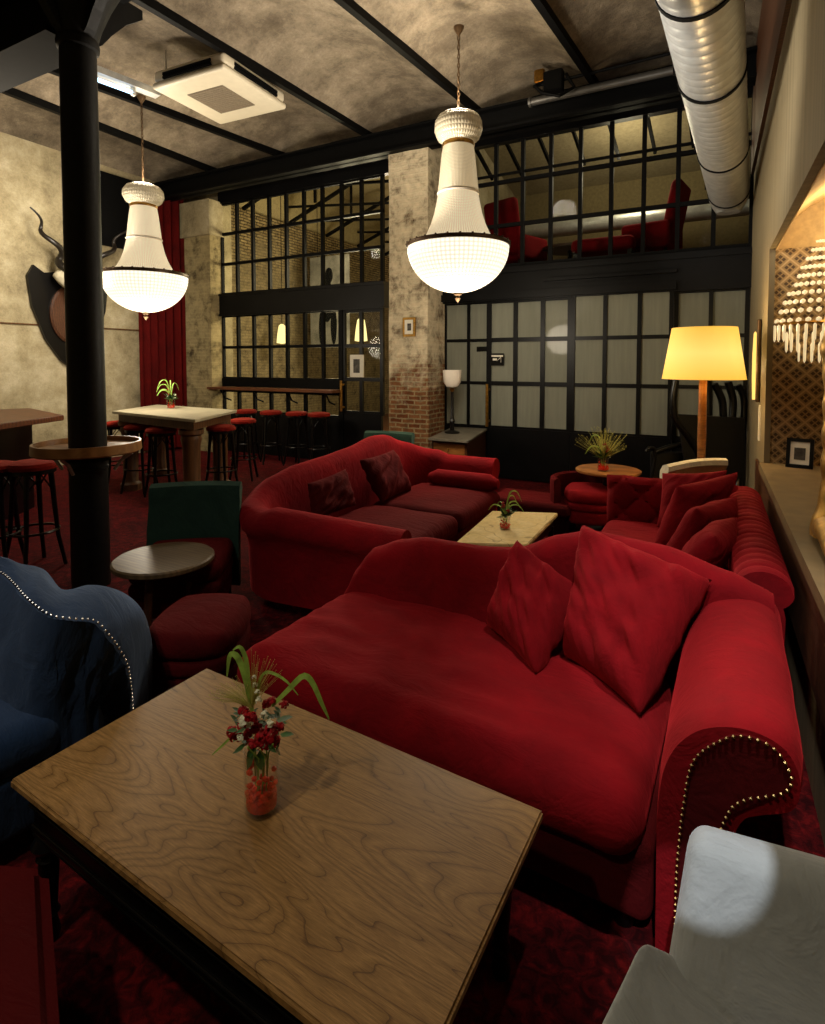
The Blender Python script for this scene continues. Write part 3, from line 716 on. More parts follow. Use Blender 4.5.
# ---- front red chaise sofa
t = thing('sofa', 'large red velvet sofa with scrolled nail-trimmed arm behind the long wooden table', 'sofa', (-.8, 2.1, 0))
def seatfn(a, u):
    top = max(0, u.z)
    a = a.copy()
    a.z += top*(.035*(1-u.x**2)*(1-u.y**2))
    a.z += top*.02*nz((a.x*2.2+a.y*.8, a.y*5, 0), 2.0, 3)+top*.014*math.sin(30*(a.x+.45*a.y)+7*nz(a, 1.8))*max(0, nz((a.x, a.y, 0), 2.2, 9)+.35)*max(0, 1-abs(a.x-.05)*1.5)
    if u.y < -.5 : a.y += -.012*nz((a.x*3, 0, a.z*2), 1.5)
    return a
bm = B(); rbox(bm, (-.925, 2.02, .35), (1.6, .84, .22), .1, 46, seatfn, math.radians(-2.5)); obj('seat_cushion', bm, M['red'], t)
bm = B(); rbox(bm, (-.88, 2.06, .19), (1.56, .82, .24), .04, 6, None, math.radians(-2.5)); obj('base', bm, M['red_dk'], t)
tops = [(-1.70, .40), (-1.66, .54), (-1.54, .68), (-1.38, .745), (-1.24, .775), (-.97, .775), (-.78, .795), (-.57, .89), (-.45, .925), (-.16, .905), (.09, .835), (.17, .80), (.24, .77)]
st = []
for i in range(60):
    x = -1.71+1.93*i/59; y = 2.40
    if x < -1.5: y = 2.40-.0*(x+1.5)
    st.append((x, y, 0, 1, max(.43, interp(tops, x))))
bm = B(); smooth_loft_back(bm, st, .1, .17, .075); obj('backrest', bm, M['red'], t)
# arm scroll section in XZ
sec = [(-.11, .06), (-.112, .3), (-.11, .47), (-.1, .58), (-.065, .67), (-.005, .735), (.08, .765), (.155, .757), (.2, .72), (.218, .655), (.2, .59), (.13, .55), (.09, .52), (.068, .45), (.065, .3), (.065, .06)]
def dens(sec, n=5):
    out = []
    m = len(sec)
    for i in range(m):
        p0, p1, p2, p3 = sec[(i-1) % m], sec[i], sec[(i+1) % m], sec[(i+2) % m]
        if i == m-1: out.append(p1); continue
        if i == 0: p0 = p1
        if i == m-2: p3 = p2
        for k in range(n):
            s = k/n
            out.append(tuple(.5*((2*p1[j])+(-p0[j]+p2[j])*s+(2*p0[j]-5*p1[j]+4*p2[j]-p3[j])*s*s+(-p0[j]+3*p1[j]-3*p2[j]+p3[j])*s**3) for j in range(2)))
    return out
ds = dens(sec)
bm = B(); secs = []
for i in range(22):
    tt = i/21; y = 1.56+.96*tt; r = 1-.0*tt
    e = min(1, (tt*21+.35)/1.6) if i < 2 else 1
    ccx, ccz = .02, .5
    row = []
    for (x, z) in ds:
        ins = .93+.07*e
        wob = .006*nz((x*3, y*3, z*3), 1.5, 2)
        row.append(Vector((ccx+(x-ccx)*ins+wob+.03*tt, y, ccz+(z-ccz)*(ins if z > .3 else 1)+wob*.5-.0*tt)))
    secs.append(row)
loft(bm, secs); arm = obj('armrest', bm, M['red'], t)
fs = dens([(-.055, .07), (-.055, .3), (-.05, .42), (-.042, .52), (-.022, .64), (.04, .715), (.09, .74), (.15, .728), (.184, .67), (.165, .625), (.09, .58), (.055, .53), (.03, .42), (.025, .3), (.025, .07)])
bm = B(); loft(bm, [[Vector((x, 1.552, z)) for x, z in fs], [Vector((x, 1.575, z)) for x, z in fs]]); obj('arm_front_panel', bm, M['red_dk'], arm, False)
def nails(bm, pts, step, r, nrm):
    acc = 0; last = None; q = Vector(nrm)
    for a, b in zip(pts, pts[1:]):
        a = Vector(a); b = Vector(b); L = (b-a).length; s = (step-acc) if acc else 0
        while s < L:
            c = a+(b-a)*(s/L); bmesh.ops.create_icosphere(bm, subdivisions=1, radius=r, matrix=Matrix.Translation(c+q)); s += step
        acc = (L-(s-step))
bm = B(); nails(bm, [(x, 1.55, z) for x, z in fs], .0175, .0052, (0, -.002, 0)); obj('nail_trim', bm, M['nail'], arm)
bm = B()
for i, (x, z) in enumerate(ds[:14]): pass
for px_, py_ in ((-1.62, 1.78), (-1.6, 2.42), (-.2, 1.7), (.0, 2.42)):
    bm2 = B(); lathe(bm2, [(.03, 0), (.035, .02), (.03, .05), (.04, .08)], (px_, py_, 0), 14); obj('leg', bm2, M['blackwood'], t)
bm.free()
# pillows on the front sofa
def pil(label, C, th, seed, mat='red', group='red velvet pillows on the sofas', cre=1.):
    cc = sum((Vector(c) for c in C), Vector())/4
    bm = B(); pillow4(bm, [Vector(c)-cc for c in C], th, seed, cre=cre); o = obj('pillow', bm, M[mat]); o.location = cc
    tag(o, label, 'pillow', group); return o
pil('big square red velvet pillow leaning on the back of the front sofa near its arm', [az(640, 716, .47), az(712, 580, .83), ay(582, 524, 2.42), az(563, 655, .5)], .25, 1)
pil('smaller crumpled red velvet pillow left of the biggest pillow on the front sofa', [az(536, 675, .49), az(585, 592, .70), ay(517, 540, 2.34), az(486, 624, .52)], .2, 5)

# ---- middle camelback sofa (faces +X)
t = thing('sofa', 'red velvet camelback sofa with two rolled arms beside the marble coffee table', 'sofa', (-2.2, 3.9, 0))
zt_tab = [(2.7, .68), (2.9, .71), (3.2, .79), (3.45, .84), (3.8, .86), (4.15, .89), (4.5, .95), (4.7, .94), (4.9, .84), (5.0, .76), (5.2, .72)]
st = []
# near arm -> corner -> back -> corner -> far arm, one flowing backrest
def arc(cx_, cy_, r, a0, a1, n): return [(cx_+r*math.cos(a0+(a1-a0)*i/n), cy_+r*math.sin(a0+(a1-a0)*i/n), math.cos(a0+(a1-a0)*i/n), math.sin(a0+(a1-a0)*i/n)) for i in range(n+1)]
stn = []
for i in range(10): s = i/9; stn.append((-1.58-(.90)*s, 2.96-.10*s, .1, -1, .66+.05*s))
for (x, y, nx_, ny_) in arc(-2.48, 3.16, .30, -PI/2, -PI, 8)[1:]: stn.append((x, y, nx_, ny_, None))
for i in range(1, 24): s = i/24; stn.append((-2.78+.08*s, 3.16+1.58*s, -1, 0, None))
for (x, y, nx_, ny_) in arc(-2.44, 4.74, .26, PI, PI/2, 8): stn.append((x, y, nx_, ny_, None))
for i in range(1, 9): s = i/8; stn.append((-2.4+.58*s, 5.0, 0, 1, .72))
stn = [(x, y, a, b, z if z else interp(zt_tab, y-.25*(b < -.1)*(-b)+.0)) for x, y, a, b, z in stn]
bm = B(); smooth_loft_back(bm, stn, .1, .16, .105, .02); obj('backrest', bm, M['red'], t)
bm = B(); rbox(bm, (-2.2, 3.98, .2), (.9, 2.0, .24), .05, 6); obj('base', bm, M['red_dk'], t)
def cf(a, u): a = a.copy(); a.z += max(0, u.z)*(.03*(1-u.x**2)*(1-u.y**2)+.01*nz(a, 3, 4)); return a
for i in range(2):
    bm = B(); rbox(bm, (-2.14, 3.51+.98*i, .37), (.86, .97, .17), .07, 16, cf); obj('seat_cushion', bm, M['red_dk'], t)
for px_, py_ in ((-1.72, 3.1), (-1.72, 4.9), (-2.7, 3.1), (-2.7, 4.9)):
    bm = B(); lathe(bm, [(.03, 0), (.035, .02), (.03, .05), (.04, .09)], (px_, py_, 0), 12); obj('leg', bm, M['blackwood'], t)
pil('flat red velvet pillow lying against the near end of the camelback sofa back', [(-2.58, 3.25, .47), (-2.5, 3.72, .5), (-2.62, 3.74, .78), (-2.66, 3.3, .74)], .14, 11, 'red_dk')  # darker velvet: the shade on this pillow is put into its colour
pil('upright red velvet pillow in the middle of the camelback sofa back', [(-2.42, 3.98, .47), (-2.42, 4.5, .47), (-2.62, 4.52, .83), (-2.62, 3.95, .82)], .16, 14, 'red_dk')  # shade on this pillow also painted in with the darker velvet
bm = B(); tube(bm, [(-2.4+.7*i/8, 4.84, .535) for i in range(9)], [.04]+[.085]*7+[.04], 16)
tag(obj('bolster_pillow', bm, M['red']), 'red velvet bolster lying along the far arm of the camelback sofa', 'pillow')

# ---- tufted chesterfield along right wall
t = thing('sofa', 'deep buttoned red velvet sofa standing along the right wall', 'sofa', (-.2, 3.7, 0))
bm = B(); secs = []
n = 150
for i in range(n+1):
    y = 2.7+1.78*i/n; ph = (y*11.5) % 1.0; rid = abs(math.sin(PI*y*11.5/1.0))**.5
    R = .085; zt_ = .79
    prof = [(-.02, .42), (-.035, .52)]
    for k in range(17):
        a = PI*1.02-(PI*1.3)*k/16; rr = R*(1-.16*(1-rid)*(1 if 1 < k < 13 else .2)); prof.append((.075+rr*1.25*math.cos(a), zt_-R+rr*math.sin(a)))
    prof += [(.15, .6), (.14, .08), (-.02, .08)]
    secs.append([Vector((.135+a*1.0, y, z)) for a, z in prof])
loft(bm, secs); obj('backrest', bm, M['red'], t)
# far arm: diamond tufted panel
def tuft_panel(bm, o_, ux, uz, nrm, W, Hh, nu, nv, depth=.035, N1=60, N2=36, thick=.12, btn=None):
    o_ = Vector(o_); ux = Vector(ux); uz = Vector(uz); nrm = Vector(nrm); G = []
    for i in range(N1+1):
        row = []
        for j in range(N2+1):
            u = i/N1; v = j/N2; U = u*nu; V_ = v*nv
            a = (U+V_) ; b = (U-V_)
            d = (abs(math.sin(PI*a/1.0))*abs(math.sin(PI*b/1.0)))**.35
            e = min(1, min(u, 1-u)*14)*min(1, min(v, 1-v)*9)
            e = max(e, 0)**.5
            row.append(bm.verts.new(o_+ux*(u*W)+uz*(v*Hh)+nrm*(depth*d*1.0+thick*.5*e)))
        G.append(row)
    for i in range(N1):
        for j in range(N2): bm.faces.new((G[i][j], G[i+1][j], G[i+1][j+1], G[i][j+1]))
bm = B(); tuft_panel(bm, (-.68, 4.42, .42), (1, 0, 0), (0, -.06, 1), (0, -1, 0), .85, .39, 3.5, 1.5, .04)
rbox(bm, (-.26, 4.45, .42), (.84, .12, .74), .05, 4)
obj('armrest', bm, M['red'], t)
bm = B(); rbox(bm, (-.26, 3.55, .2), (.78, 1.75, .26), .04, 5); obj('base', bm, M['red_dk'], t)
for i in range(2):
    bm = B(); rbox(bm, (-.28, 3.1+.85*i, .4), (.8, .84, .17), .07, 14, cf); obj('seat_cushion', bm, M['red'], t)
for px_, py_ in ((-.55, 2.8), (-.55, 4.3), (.15, 2.8), (.15, 4.3)):
    bm = B(); lathe(bm, [(.03, 0), (.035, .02), (.03, .05), (.04, .09)], (px_, py_, 0), 12); obj('leg', bm, M['blackwood'], t)
pil('red velvet pillow standing in the far corner of the buttoned sofa', [(-.32, 4.18, .5), (.06, 4.14, .5), (.1, 4.26, .93), (-.3, 4.33, .86)], .17, 21, cre=.35)
pil('red velvet pillow standing tallest among those on the buttoned sofa', [(-.3, 3.72, .5), (.02, 4.05, .52), (.16, 4.12, .95), (-.18, 3.82, .88)], .15, 23, cre=.35)
pil('red velvet pillow leaning at a slant in front of the pillow pile', [(-.24, 3.35, .5), (.04, 3.75, .5), (.14, 3.72, .87), (-.06, 3.4, .85)], .16, 25, cre=.35)
pil('red velvet pillow leaning nearest to the front sofa on the buttoned sofa', [(-.22, 2.98, .5), (.0, 3.38, .5), (.13, 3.4, .83), (.03, 3.0, .82)], .16, 27, cre=.35)

# ---- front long table
T4 = [Vector((-1.74, .82, 0)), Vector((-1.71, 1.50, 0)), Vector((-.37, 1.43, 0)), Vector((-.40, .75, 0))]
tc_ = sum(T4, Vector())/4; ex = (T4[3]-T4[0]).normalized(); rzT = math.atan2(ex.y, ex.x)
t = thing('coffee_table', 'long wooden table with oak top on black turned legs in front of the large sofa', 'table', tc_, rzT)
def inset(k): return [p+(tc_-p).normalized()*k for p in T4]
bm = B(); qprism(bm, [tuple(p) for p in T4], .437, .463, .006); obj('tabletop', bm, M['tabletop'], t)
bm = B(); qprism(bm, [tuple(p) for p in inset(.03)], .425, .437); qprism(bm, [tuple(p) for p in inset(.045)], .41, .427, .004)
qprism(bm, [tuple(p) for p in inset(.07)], .335, .412); qprism(bm, [tuple(p) for p in inset(.055)], .315, .336, .005); qprism(bm, [tuple(p) for p in inset(.06)], .30, .312, .004)
qprism(bm, [tuple(p) for p in inset(.05)], .385, .393, .003)
obj('apron', bm, M['blackwood'], t)
for p in inset(.11):
    bm = B(); lathe(bm, [(.0, 0), (.022, 0), (.026, .02), (.02, .05), (.017, .07), (.026, .08), (.019, .095), (.021, .12), (.027, .22), (.024, .235), (.032, .245), (.024, .255), (.03, .262), (.043, .285), (.03, .307), (.0, .31)], p, 20); obj('leg', bm, M['blackwood'], t)

# ---- flower vases
def glass_vase(name, label, p, r, h, s=1., rich=True):
    t = thing(name, label, 'vase', p); p = Vector(p)
    bm = B(); lathe(bm, [(0, 0), (r*.9, 0), (r, .006), (r, h), (r*.94, h), (r*.92, .012), (0, .012)], p, 28); obj('glass', bm, M['vglass'], t)
    bm = B(); lathe(bm, [(0, .013), (r*.86, .013), (r*.86, h*.26), (r*.5, h*.27), (0, h*.26)], p, 20)
    for i in range(90 if rich else 20):
        a = random.random()*2*PI; q = r*.82*random.random()**.3; zz = .018+random.random()*h*.28
        bmesh.ops.create_icosphere(bm, subdivisions=1, radius=r*.16*(1 if rich else 1.6), matrix=Matrix.Translation(p+Vector((q*math.cos(a), q*math.sin(a), zz))))
    for i in range(12 if rich else 3):
        a = random.random()*2*PI; q = r*.7
        bmesh.ops.create_icosphere(bm, subdivisions=1, radius=r*.17, matrix=Matrix.Translation(p+Vector((q*math.cos(a), q*math.sin(a), h*(.55+.15*random.random())))))
    o = obj('gel_beads', bm, M['gel'], t); o['kind'] = 'stuff'
    bm = B()
    for i in range(7):
        a = i*.9; tube(bm, [p+Vector((r*.3*math.cos(a), r*.3*math.sin(a), h*.2)), p+Vector((r*.4*math.cos(a+.6), r*.4*math.sin(a+.6), h*.9)), p+Vector((r*.9*math.cos(a), r*.9*math.sin(a), h*1.15))], .0022*s, 5)
    obj('stems', bm, M['leaf'], t)
    return t
def blade(bm, pts, w):
    pts = [Vector(q) for q in pts]; n = 14; C = []
    for i in range(n+1):
        u = i/n*(len(pts)-1); k = min(int(u), len(pts)-2); s = u-k
        p0 = pts[max(k-1, 0)]; p1 = pts[k]; p2 = pts[k+1]; p3 = pts[min(k+2, len(pts)-1)]
        C.append(.5*((2*p1)+(-p0+p2)*s+(2*p0-5*p1+4*p2-p3)*s*s+(-p0+3*p1-3*p2+p3)*s**3))
    L = R_ = None; rows = []
    for i, c in enumerate(C):
        d = (C[min(i+1, n)]-C[max(i-1, 0)]).normalized(); side = d.cross(ray(262, 700).normalized()).normalized()
        ww = w*math.sin(PI*min(.97, .12+.88*i/n))**.6
        rows.append((bm.verts.new(c-side*ww), bm.verts.new(c+Vector((0, 0, -w*.35))), bm.verts.new(c+side*ww)))
    for a, b in zip(rows, rows[1:]):
        bm.faces.new((a[0], a[1], b[1], b[0])); bm.faces.new((a[1], a[2], b[2], b[1]))
def flower(bm, p, r, n=9):
    p = Vector(p)
    for k in range(n*2):
        a = random.random()*2*PI; e = random.uniform(-.5, 1.4); d = Vector((math.cos(a)*math.cos(e), math.sin(a)*math.cos(e), math.sin(e)))
        c = p+d*r*random.uniform(.35, .95); dd = (d+Vector((random.uniform(-.5, .5), random.uniform(-.5, .5), random.uniform(-.2, .5)))).normalized()
        m = Matrix.Translation(c) @ dd.to_track_quat('Z', 'Y').to_matrix().to_4x4() @ Matrix.Diagonal((1, .7, .22, 1))
        bmesh.ops.create_icosphere(bm, subdivisions=1, radius=r*.42, matrix=m)
def leafshape(bm, p, d, L, w):
    p = Vector(p); d = Vector(d).normalized(); s = d.cross(Vector((0, 0, 1)))
    if s.length < .1: s = Vector((1, 0, 0))
    s.normalize(); u = s.cross(d)
    a = bm.verts.new(p); b = bm.verts.new(p+d*L); m1 = [bm.verts.new(p+d*L*f-u*.06*L) for f in (.3, .65)]
    l = [bm.verts.new(p+d*L*f+s*w*g) for f, g in ((.3, .9), (.65, .75))]; r = [bm.verts.new(p+d*L*f-s*w*g) for f, g in ((.3, .9), (.65, .75))]
    for side in (l, r):
        bm.faces.new((a, m1[0], side[0])); bm.faces.new((m1[0], m1[1], side[1], side[0])); bm.faces.new((m1[1], b, side[1]))
vp = az(262, 808, .463)
t = glass_vase('flower_vase', 'glass vase of dark red and white flowers with grass blades on the long wooden table', vp, .046, .165)
def vq(x, y, dd=0): q = ray(x, y); q2 = vp.x*FW.x+vp.y*FW.y; D = (vp-O).dot(FW)+dd; return O+q*D
bm = B()
for x, y, r in ((250, 718, .016), (243, 711, .013), (262, 738, .017), (256, 728, .014), (270, 733, .018), (274, 741, .014), (264, 744, .014), (249, 735, .014), (231, 733, .013), (236, 737, .012), (272, 702, .011), (266, 705, .011), (284, 705, .010), (279, 727, .014), (258, 744, .012), (243, 726, .012), (252, 745, .012)):
    bm = B(); flower(bm, vq(x, y, random.uniform(-.03, .02)), r*1.35, 14); obj('red_flower', bm, M['petal'], t)
bm = B()
for x, y, r in ((243, 721, .013), (264, 715, .010), (250, 724, .009), (270, 724, .010), (259, 700, .008), (257, 692, .006), (255, 685, .006), (254, 677, .005), (240, 738, .008)):
    bm = B(); flower(bm, vq(x, y, random.uniform(-.03, 0)), r*1.3, 10); obj('white_flower', bm, M['petalw'], t)
bm = B()
blade(bm, [vq(252, 712), vq(246, 680), vq(238, 658), vq(230, 655), vq(227, 676)], .008)
blade(bm, [vq(253, 712), vq(249, 685), vq(246, 660), vq(240, 647), vq(233, 650)], .006)
blade(bm, [vq(272, 706), vq(290, 688), vq(303, 676), vq(312, 682), vq(322, 704), vq(329, 719)], .0075)
blade(bm, [vq(257, 700), vq(260, 680), vq(268, 672), vq(285, 680), vq(298, 695)], .004)
blade(bm, [vq(236, 732), vq(224, 744), vq(212, 755)], .003)
obj('grass_blades', bm, M['leaf'], t, True)
bm = B()
for x, y, dx, dz, L in ((276, 720, 1, .3, .05), (280, 734, 1, .1, .04), (252, 748, -.2, -1, .055), (260, 750, .1, -1, .05), (246, 744, -.8, -.5, .04), (238, 730, -1, .1, .03), (268, 745, .8, -.6, .03), (256, 742, -.3, -.8, .04), (246, 728, -1, -.4, .03)):
    leafshape(bm, vq(x, y, -.02), RT*dx+Vector((0, 0, dz))+FW*-.2, L, L*.33)
for k in range(60): leafshape(bm, vq(random.uniform(238, 282), random.uniform(712, 752), .02), RT*random.uniform(-1, 1)+Vector((0, 0, random.uniform(-.6, .8))), .028, .009)
obj('leaves', bm, M['leafd'], t, True)
bm = B()
for k in range(130):
    a = random.uniform(PI*.42, PI*.95) if k < 85 else random.uniform(.2*PI, .5*PI); L = random.uniform(20, 44)
    x1 = 250+L*math.cos(a)*1.0; y1 = 706-L*math.sin(a)*(.75 if k < 85 else 1.3)
    dd = random.uniform(-.03, .03)
    tube(bm, [vq(252, 708), vq((252+x1)/2, (706+y1)/2-2, dd*.5), vq(x1, y1, dd)], [.0005, .0004, .0003], 3, False)
    bmesh.ops.create_icosphere(bm, subdivisions=0, radius=.0011, matrix=Matrix.Translation(vq(x1, y1, dd)))
o = obj('grass_spray', bm, M['spray'], t); o['kind'] = 'stuff'

def small_bouquet(label, p, s, hot=False, name='flower_vase'):
    t = glass_vase(name, label, p, .045*s, .11*s, s, False); p = Vector(p)
    bm = B()
    for k in range(5):
        a = random.random()*6.3; bm = B(); flower(bm, p+Vector((.03*s*math.cos(a), .03*s*math.sin(a), .14*s+.02*k*s)), .02*s, 7); obj('red_flower', bm, M['petal'], t)
    bm = B()
    for k in range(4):
        a = random.random()*6.3; bm = B(); flower(bm, p+Vector((.05*s*math.cos(a), .05*s*math.sin(a), .12*s+.02*k*s)), .017*s, 6); obj('white_flower', bm, M['petalw'], t)
    bm = B()
    for k in range(26):
        a = random.random()*6.3; e = random.uniform(.0, 1.2); leafshape(bm, p+Vector((0, 0, .11*s)), (math.cos(a)*math.cos(e), math.sin(a)*math.cos(e), math.sin(e)), random.uniform(.07, .13)*s, .018*s)
    obj('leaves', bm, M['leafd'], t)
    bm = B()
    for k in range(2 if hot else 6):
        a = random.random()*6.3; d = Vector((math.cos(a), math.sin(a), 0)); h1 = random.uniform(.18, .32)*s
        blade(bm, [p+Vector((0, 0, .1*s)), p+d*.04*s+Vector((0, 0, h1)), p+d*.11*s+Vector((0, 0, h1*1.05)), p+d*.16*s+Vector((0, 0, h1*.75))], .006*s)
    obj('grass_blades', bm, M['leaf'], t)
    if hot:
        bm = B()
        for k in range(170):
            a = random.random()*6.3; e = random.uniform(.5, 1.5); L = random.uniform(.14, .27)*s
            q = p+Vector((math.cos(a)*math.cos(e)*L*1.1, math.sin(a)*math.cos(e)*L*1.1, .1*s+math.sin(e)*L)); tube(bm, [p+Vector((0, 0, .1*s)), q], [.0012, .0008], 3, False)
            bmesh.ops.create_icosphere(bm, subdivisions=0, radius=.004, matrix=Matrix.Translation(q))
        o = obj('grass_spray', bm, M['spray'], t); o['kind'] = 'stuff'
    return t
# ---- marble coffee table
mt = [az(455, 543, .45), az(527, 545, .45), az(558, 513, .45), az(492, 511, .45)]
mc = sum(mt, Vector())/4; mc.z = 0
t = thing('coffee_table', 'low table with cream veined marble top beside the camelback sofa', 'table', mc)
bm = B(); qprism(bm, [tuple(p) for p in mt], .42, .452, .006); obj('tabletop', bm, M['marble'], t)
def ins(P, c, k): return [p+(Vector((c.x, c.y, p.z))-p).normalized()*k for p in P]
bm = B(); qprism(bm, [tuple(p) for p in ins(mt, mc, .06)], .34, .42); obj('apron', bm, M['blackwood'], t)
for p in ins(mt, mc, .09):
    bm = B(); tube(bm, [(p.x, p.y, .36), (p.x, p.y, 0)], [.025, .015], 10); obj('leg', bm, M['blackwood'], t)
p = az(505, 529, .452); small_bouquet('small glass vase with green grass blades on the cream marble coffee table', p, .85)
# ---- round wooden table behind
p = az(608, 469, .62); p.z = 0
t = thing('round_table', 'round wooden side table with a flower vase behind the buttoned sofa', 'table', p)
bm = B(); lathe(bm, [(0, .59), (.29, .59), (.3, .6), (.3, .615), (.29, .62), (0, .62)], p, 40); obj('tabletop', bm, M['woodlight'], t)
bm = B(); lathe(bm, [(.2, 0), (.19, .03), (.05, .06), (.035, .2), (.045, .4), (.05, .56), (.15, .59)], p, 20); obj('pedestal', bm, M['blackwood'], t)
q = az(603, 471, .62); small_bouquet('small glass vase with feathery grass and red flowers on the round wooden table', q, 1.15, True)
# red low chair next to the round table
def slipper(name, label, p, rz, back=True, bmat='green', smat='red_dk', s=1., w=.5):
    t = thing(name, label, 'armchair' if back else 'stool', p, rz); Rm = Matrix.Translation(Vector(p)) @ Matrix.Rotation(rz, 4, 'Z') @ Matrix.Scale(s, 4)
    def rf(a, u):
        a = cf(a, u); k_ = .38 if not back else .12
        x_, y_ = a.x, a.y; a.x = x_*math.sqrt(1-k_*u.y**2); a.y = y_*math.sqrt(1-k_*u.x**2); return a
    bm = B(); rbox(bm, (0, 0, .385), (w, .52, .11), .05, 10, rf, mtx=Rm); obj('seat', bm, M[smat], t)
    bm = B(); rbox(bm, (0, 0, .295), (w*.99, .51, .075), .03, 8, rf, mtx=Rm); rbox(bm, (0, 0, .20), (w*.96, .5, .12), .03, 8, rf, mtx=Rm); obj('base', bm, M[smat], t)
    bm = B()
    for sx in (-1, 1):
        for sy in (-1, 1):
            bm2 = B(); tube(bm2, [Rm @ Vector((sx*w*.4, sy*.2, .16)), Rm @ Vector((sx*w*.42, sy*.21, 0))], [.025, .016], 8); obj('leg', bm2, M['blackwood'], t)
    bm.free()
    if back:
        bm = B(); secs = []
        for i in range(13):
            x = (w*.54)*(i/6-1); cv = .05*(1-(i/6-1)**2)
            pr = [(.24, .12), (.2, .3), (.22, .5), (.27, .66), (.265, .72), (.28, .765), (.325, .785), (.37, .77), (.385, .73), (.36, .68), (.33, .64), (.29, .5), (.28, .3), (.28, .12)]
            secs.append([Rm @ Vector((x, a+cv, z)) for a, z in pr])
        loft(bm, secs); obj('backrest', bm, M[bmat], t)
    return t
p = az(590, 487, .44); p.z = 0
lc_ = slipper('low_chair', 'low red velvet chair with curved low back left of the round wooden side table', (p.x, p.y-.05, 0), math.radians(10), False, 'red_dk', 'red', 1., .46)
lc_['category'] = 'chair'
bm = B(); secs = []
for i in range(25):
    a = math.radians(70+150*i/24); d = Vector((math.cos(a), math.sin(a), 0)); c0 = p+Vector((0, -.05, 0))
    secs.append([c0+d*r_+Vector((0, 0, z_)) for r_, z_ in ((.29, .2), (.29, .5), (.3, .53), (.33, .545), (.36, .53), (.365, .5), (.36, .2))])
loft(bm, secs); obj('backrest', bm, M['red_dk'], lc_)
# low red bench against the dark doors
bm = B(); p = az(535, 497, .3)
t = thing('low_bench', 'low dark red bench in front of the dark sliding doors', 'bench', (p.x, p.y, 0))
rbox(bm, (p.x, p.y, .25), (.8, .5, .12), .05, 5); obj('seat', bm, M['red_dk'], t)
bm = B(); box(bm, (p.x-.36, p.y-.2, 0), (p.x+.36, p.y+.2, .2)); obj('base', bm, M['blackwood'], t)

# ---- small round table and footstool at left
p = az(164, 557, .5); p.z = 0
t = thing('round_table', 'small round table with worn bronze coloured top beside the iron column', 'table', p)
bm = B(); lathe(bm, [(0, .465), (.268, .465), (.282, .475), (.282, .495), (.272, .503), (0, .503)], p, 48); obj('tabletop', bm, M['agedtop'], t)
for k in range(4):
    a = k*PI/2+.35; bm = B(); d = Vector((math.cos(a), math.sin(a), 0)); tube(bm, [p+d*.13+Vector((0, 0, .47)), p+d*.2], [.026, .02], 10); obj('leg', bm, M['wooddark'], t)
bm = B(); lathe(bm, [(0, .42), (.16, .42), (.16, .465), (0, .465)], p, 24); obj('apron', bm, M['wooddark'], t)
p = az(201, 618, .42); slipper('footstool', 'low red velvet footstool in front of the small bronze topped table', (p.x, p.y, 0), math.radians(28), False, 'green', 'red_dk', 1., .44)
p = az(225, 570, .42)
g = slipper('low_chair', 'green velvet low chair with rolled back and red seat left of the camelback sofa', (-2.90, 2.38, 0), math.radians(36), True, 'green', 'red_dk', 1.05, .52)
p = az(385, 438, .84); slipper('low_chair', 'green velvet low chair mostly hidden behind the camelback sofa', (p.x-.15, p.y+.1, 0), math.radians(10), True, 'green', 'red_dk', 1.08, .5)

# ---- blue armchair
bc = Vector((-2.45, .85, 0))
t = thing('armchair', 'blue velvet armchair with nail-trimmed rolled back at the left of the long table', 'armchair', bc)
ST = [((-60, 548, .86), (-60, 530, .84)), ((-25, 562, .86), (-25, 545, .84)), ((5, 577, .85), (8, 562, .83)), ((28, 601, .82), (42, 568, .78)), ((50, 617, .79), (64, 592, .72)), ((75, 621, .77), (95, 588, .68)),
      ((95, 623, .74), (124, 594, .63)), ((109, 637, .68), (142, 610, .56)), ((119, 651, .61), (150, 632, .48)), ((127, 666, .54), (150, 660, .38)), ((131, 690, .42), (146, 692, .26)), ((133, 714, .30), (141, 714, .18))]
def cr(P, u):
    k = min(int(u), len(P)-2); s_ = u-k; p0, p1, p2, p3 = P[max(k-1, 0)], P[k], P[k+1], P[min(k+2, len(P)-1)]
    return .5*((2*p1)+(-p0+p2)*s_+(2*p0-5*p1+4*p2-p3)*s_*s_+(-p0+3*p1-3*p2+p3)*s_**3)
NP = [az(*a) for a, b in ST]; OP = [az(*b) for a, b in ST]
bm = B(); secs = []; nail_pts = []
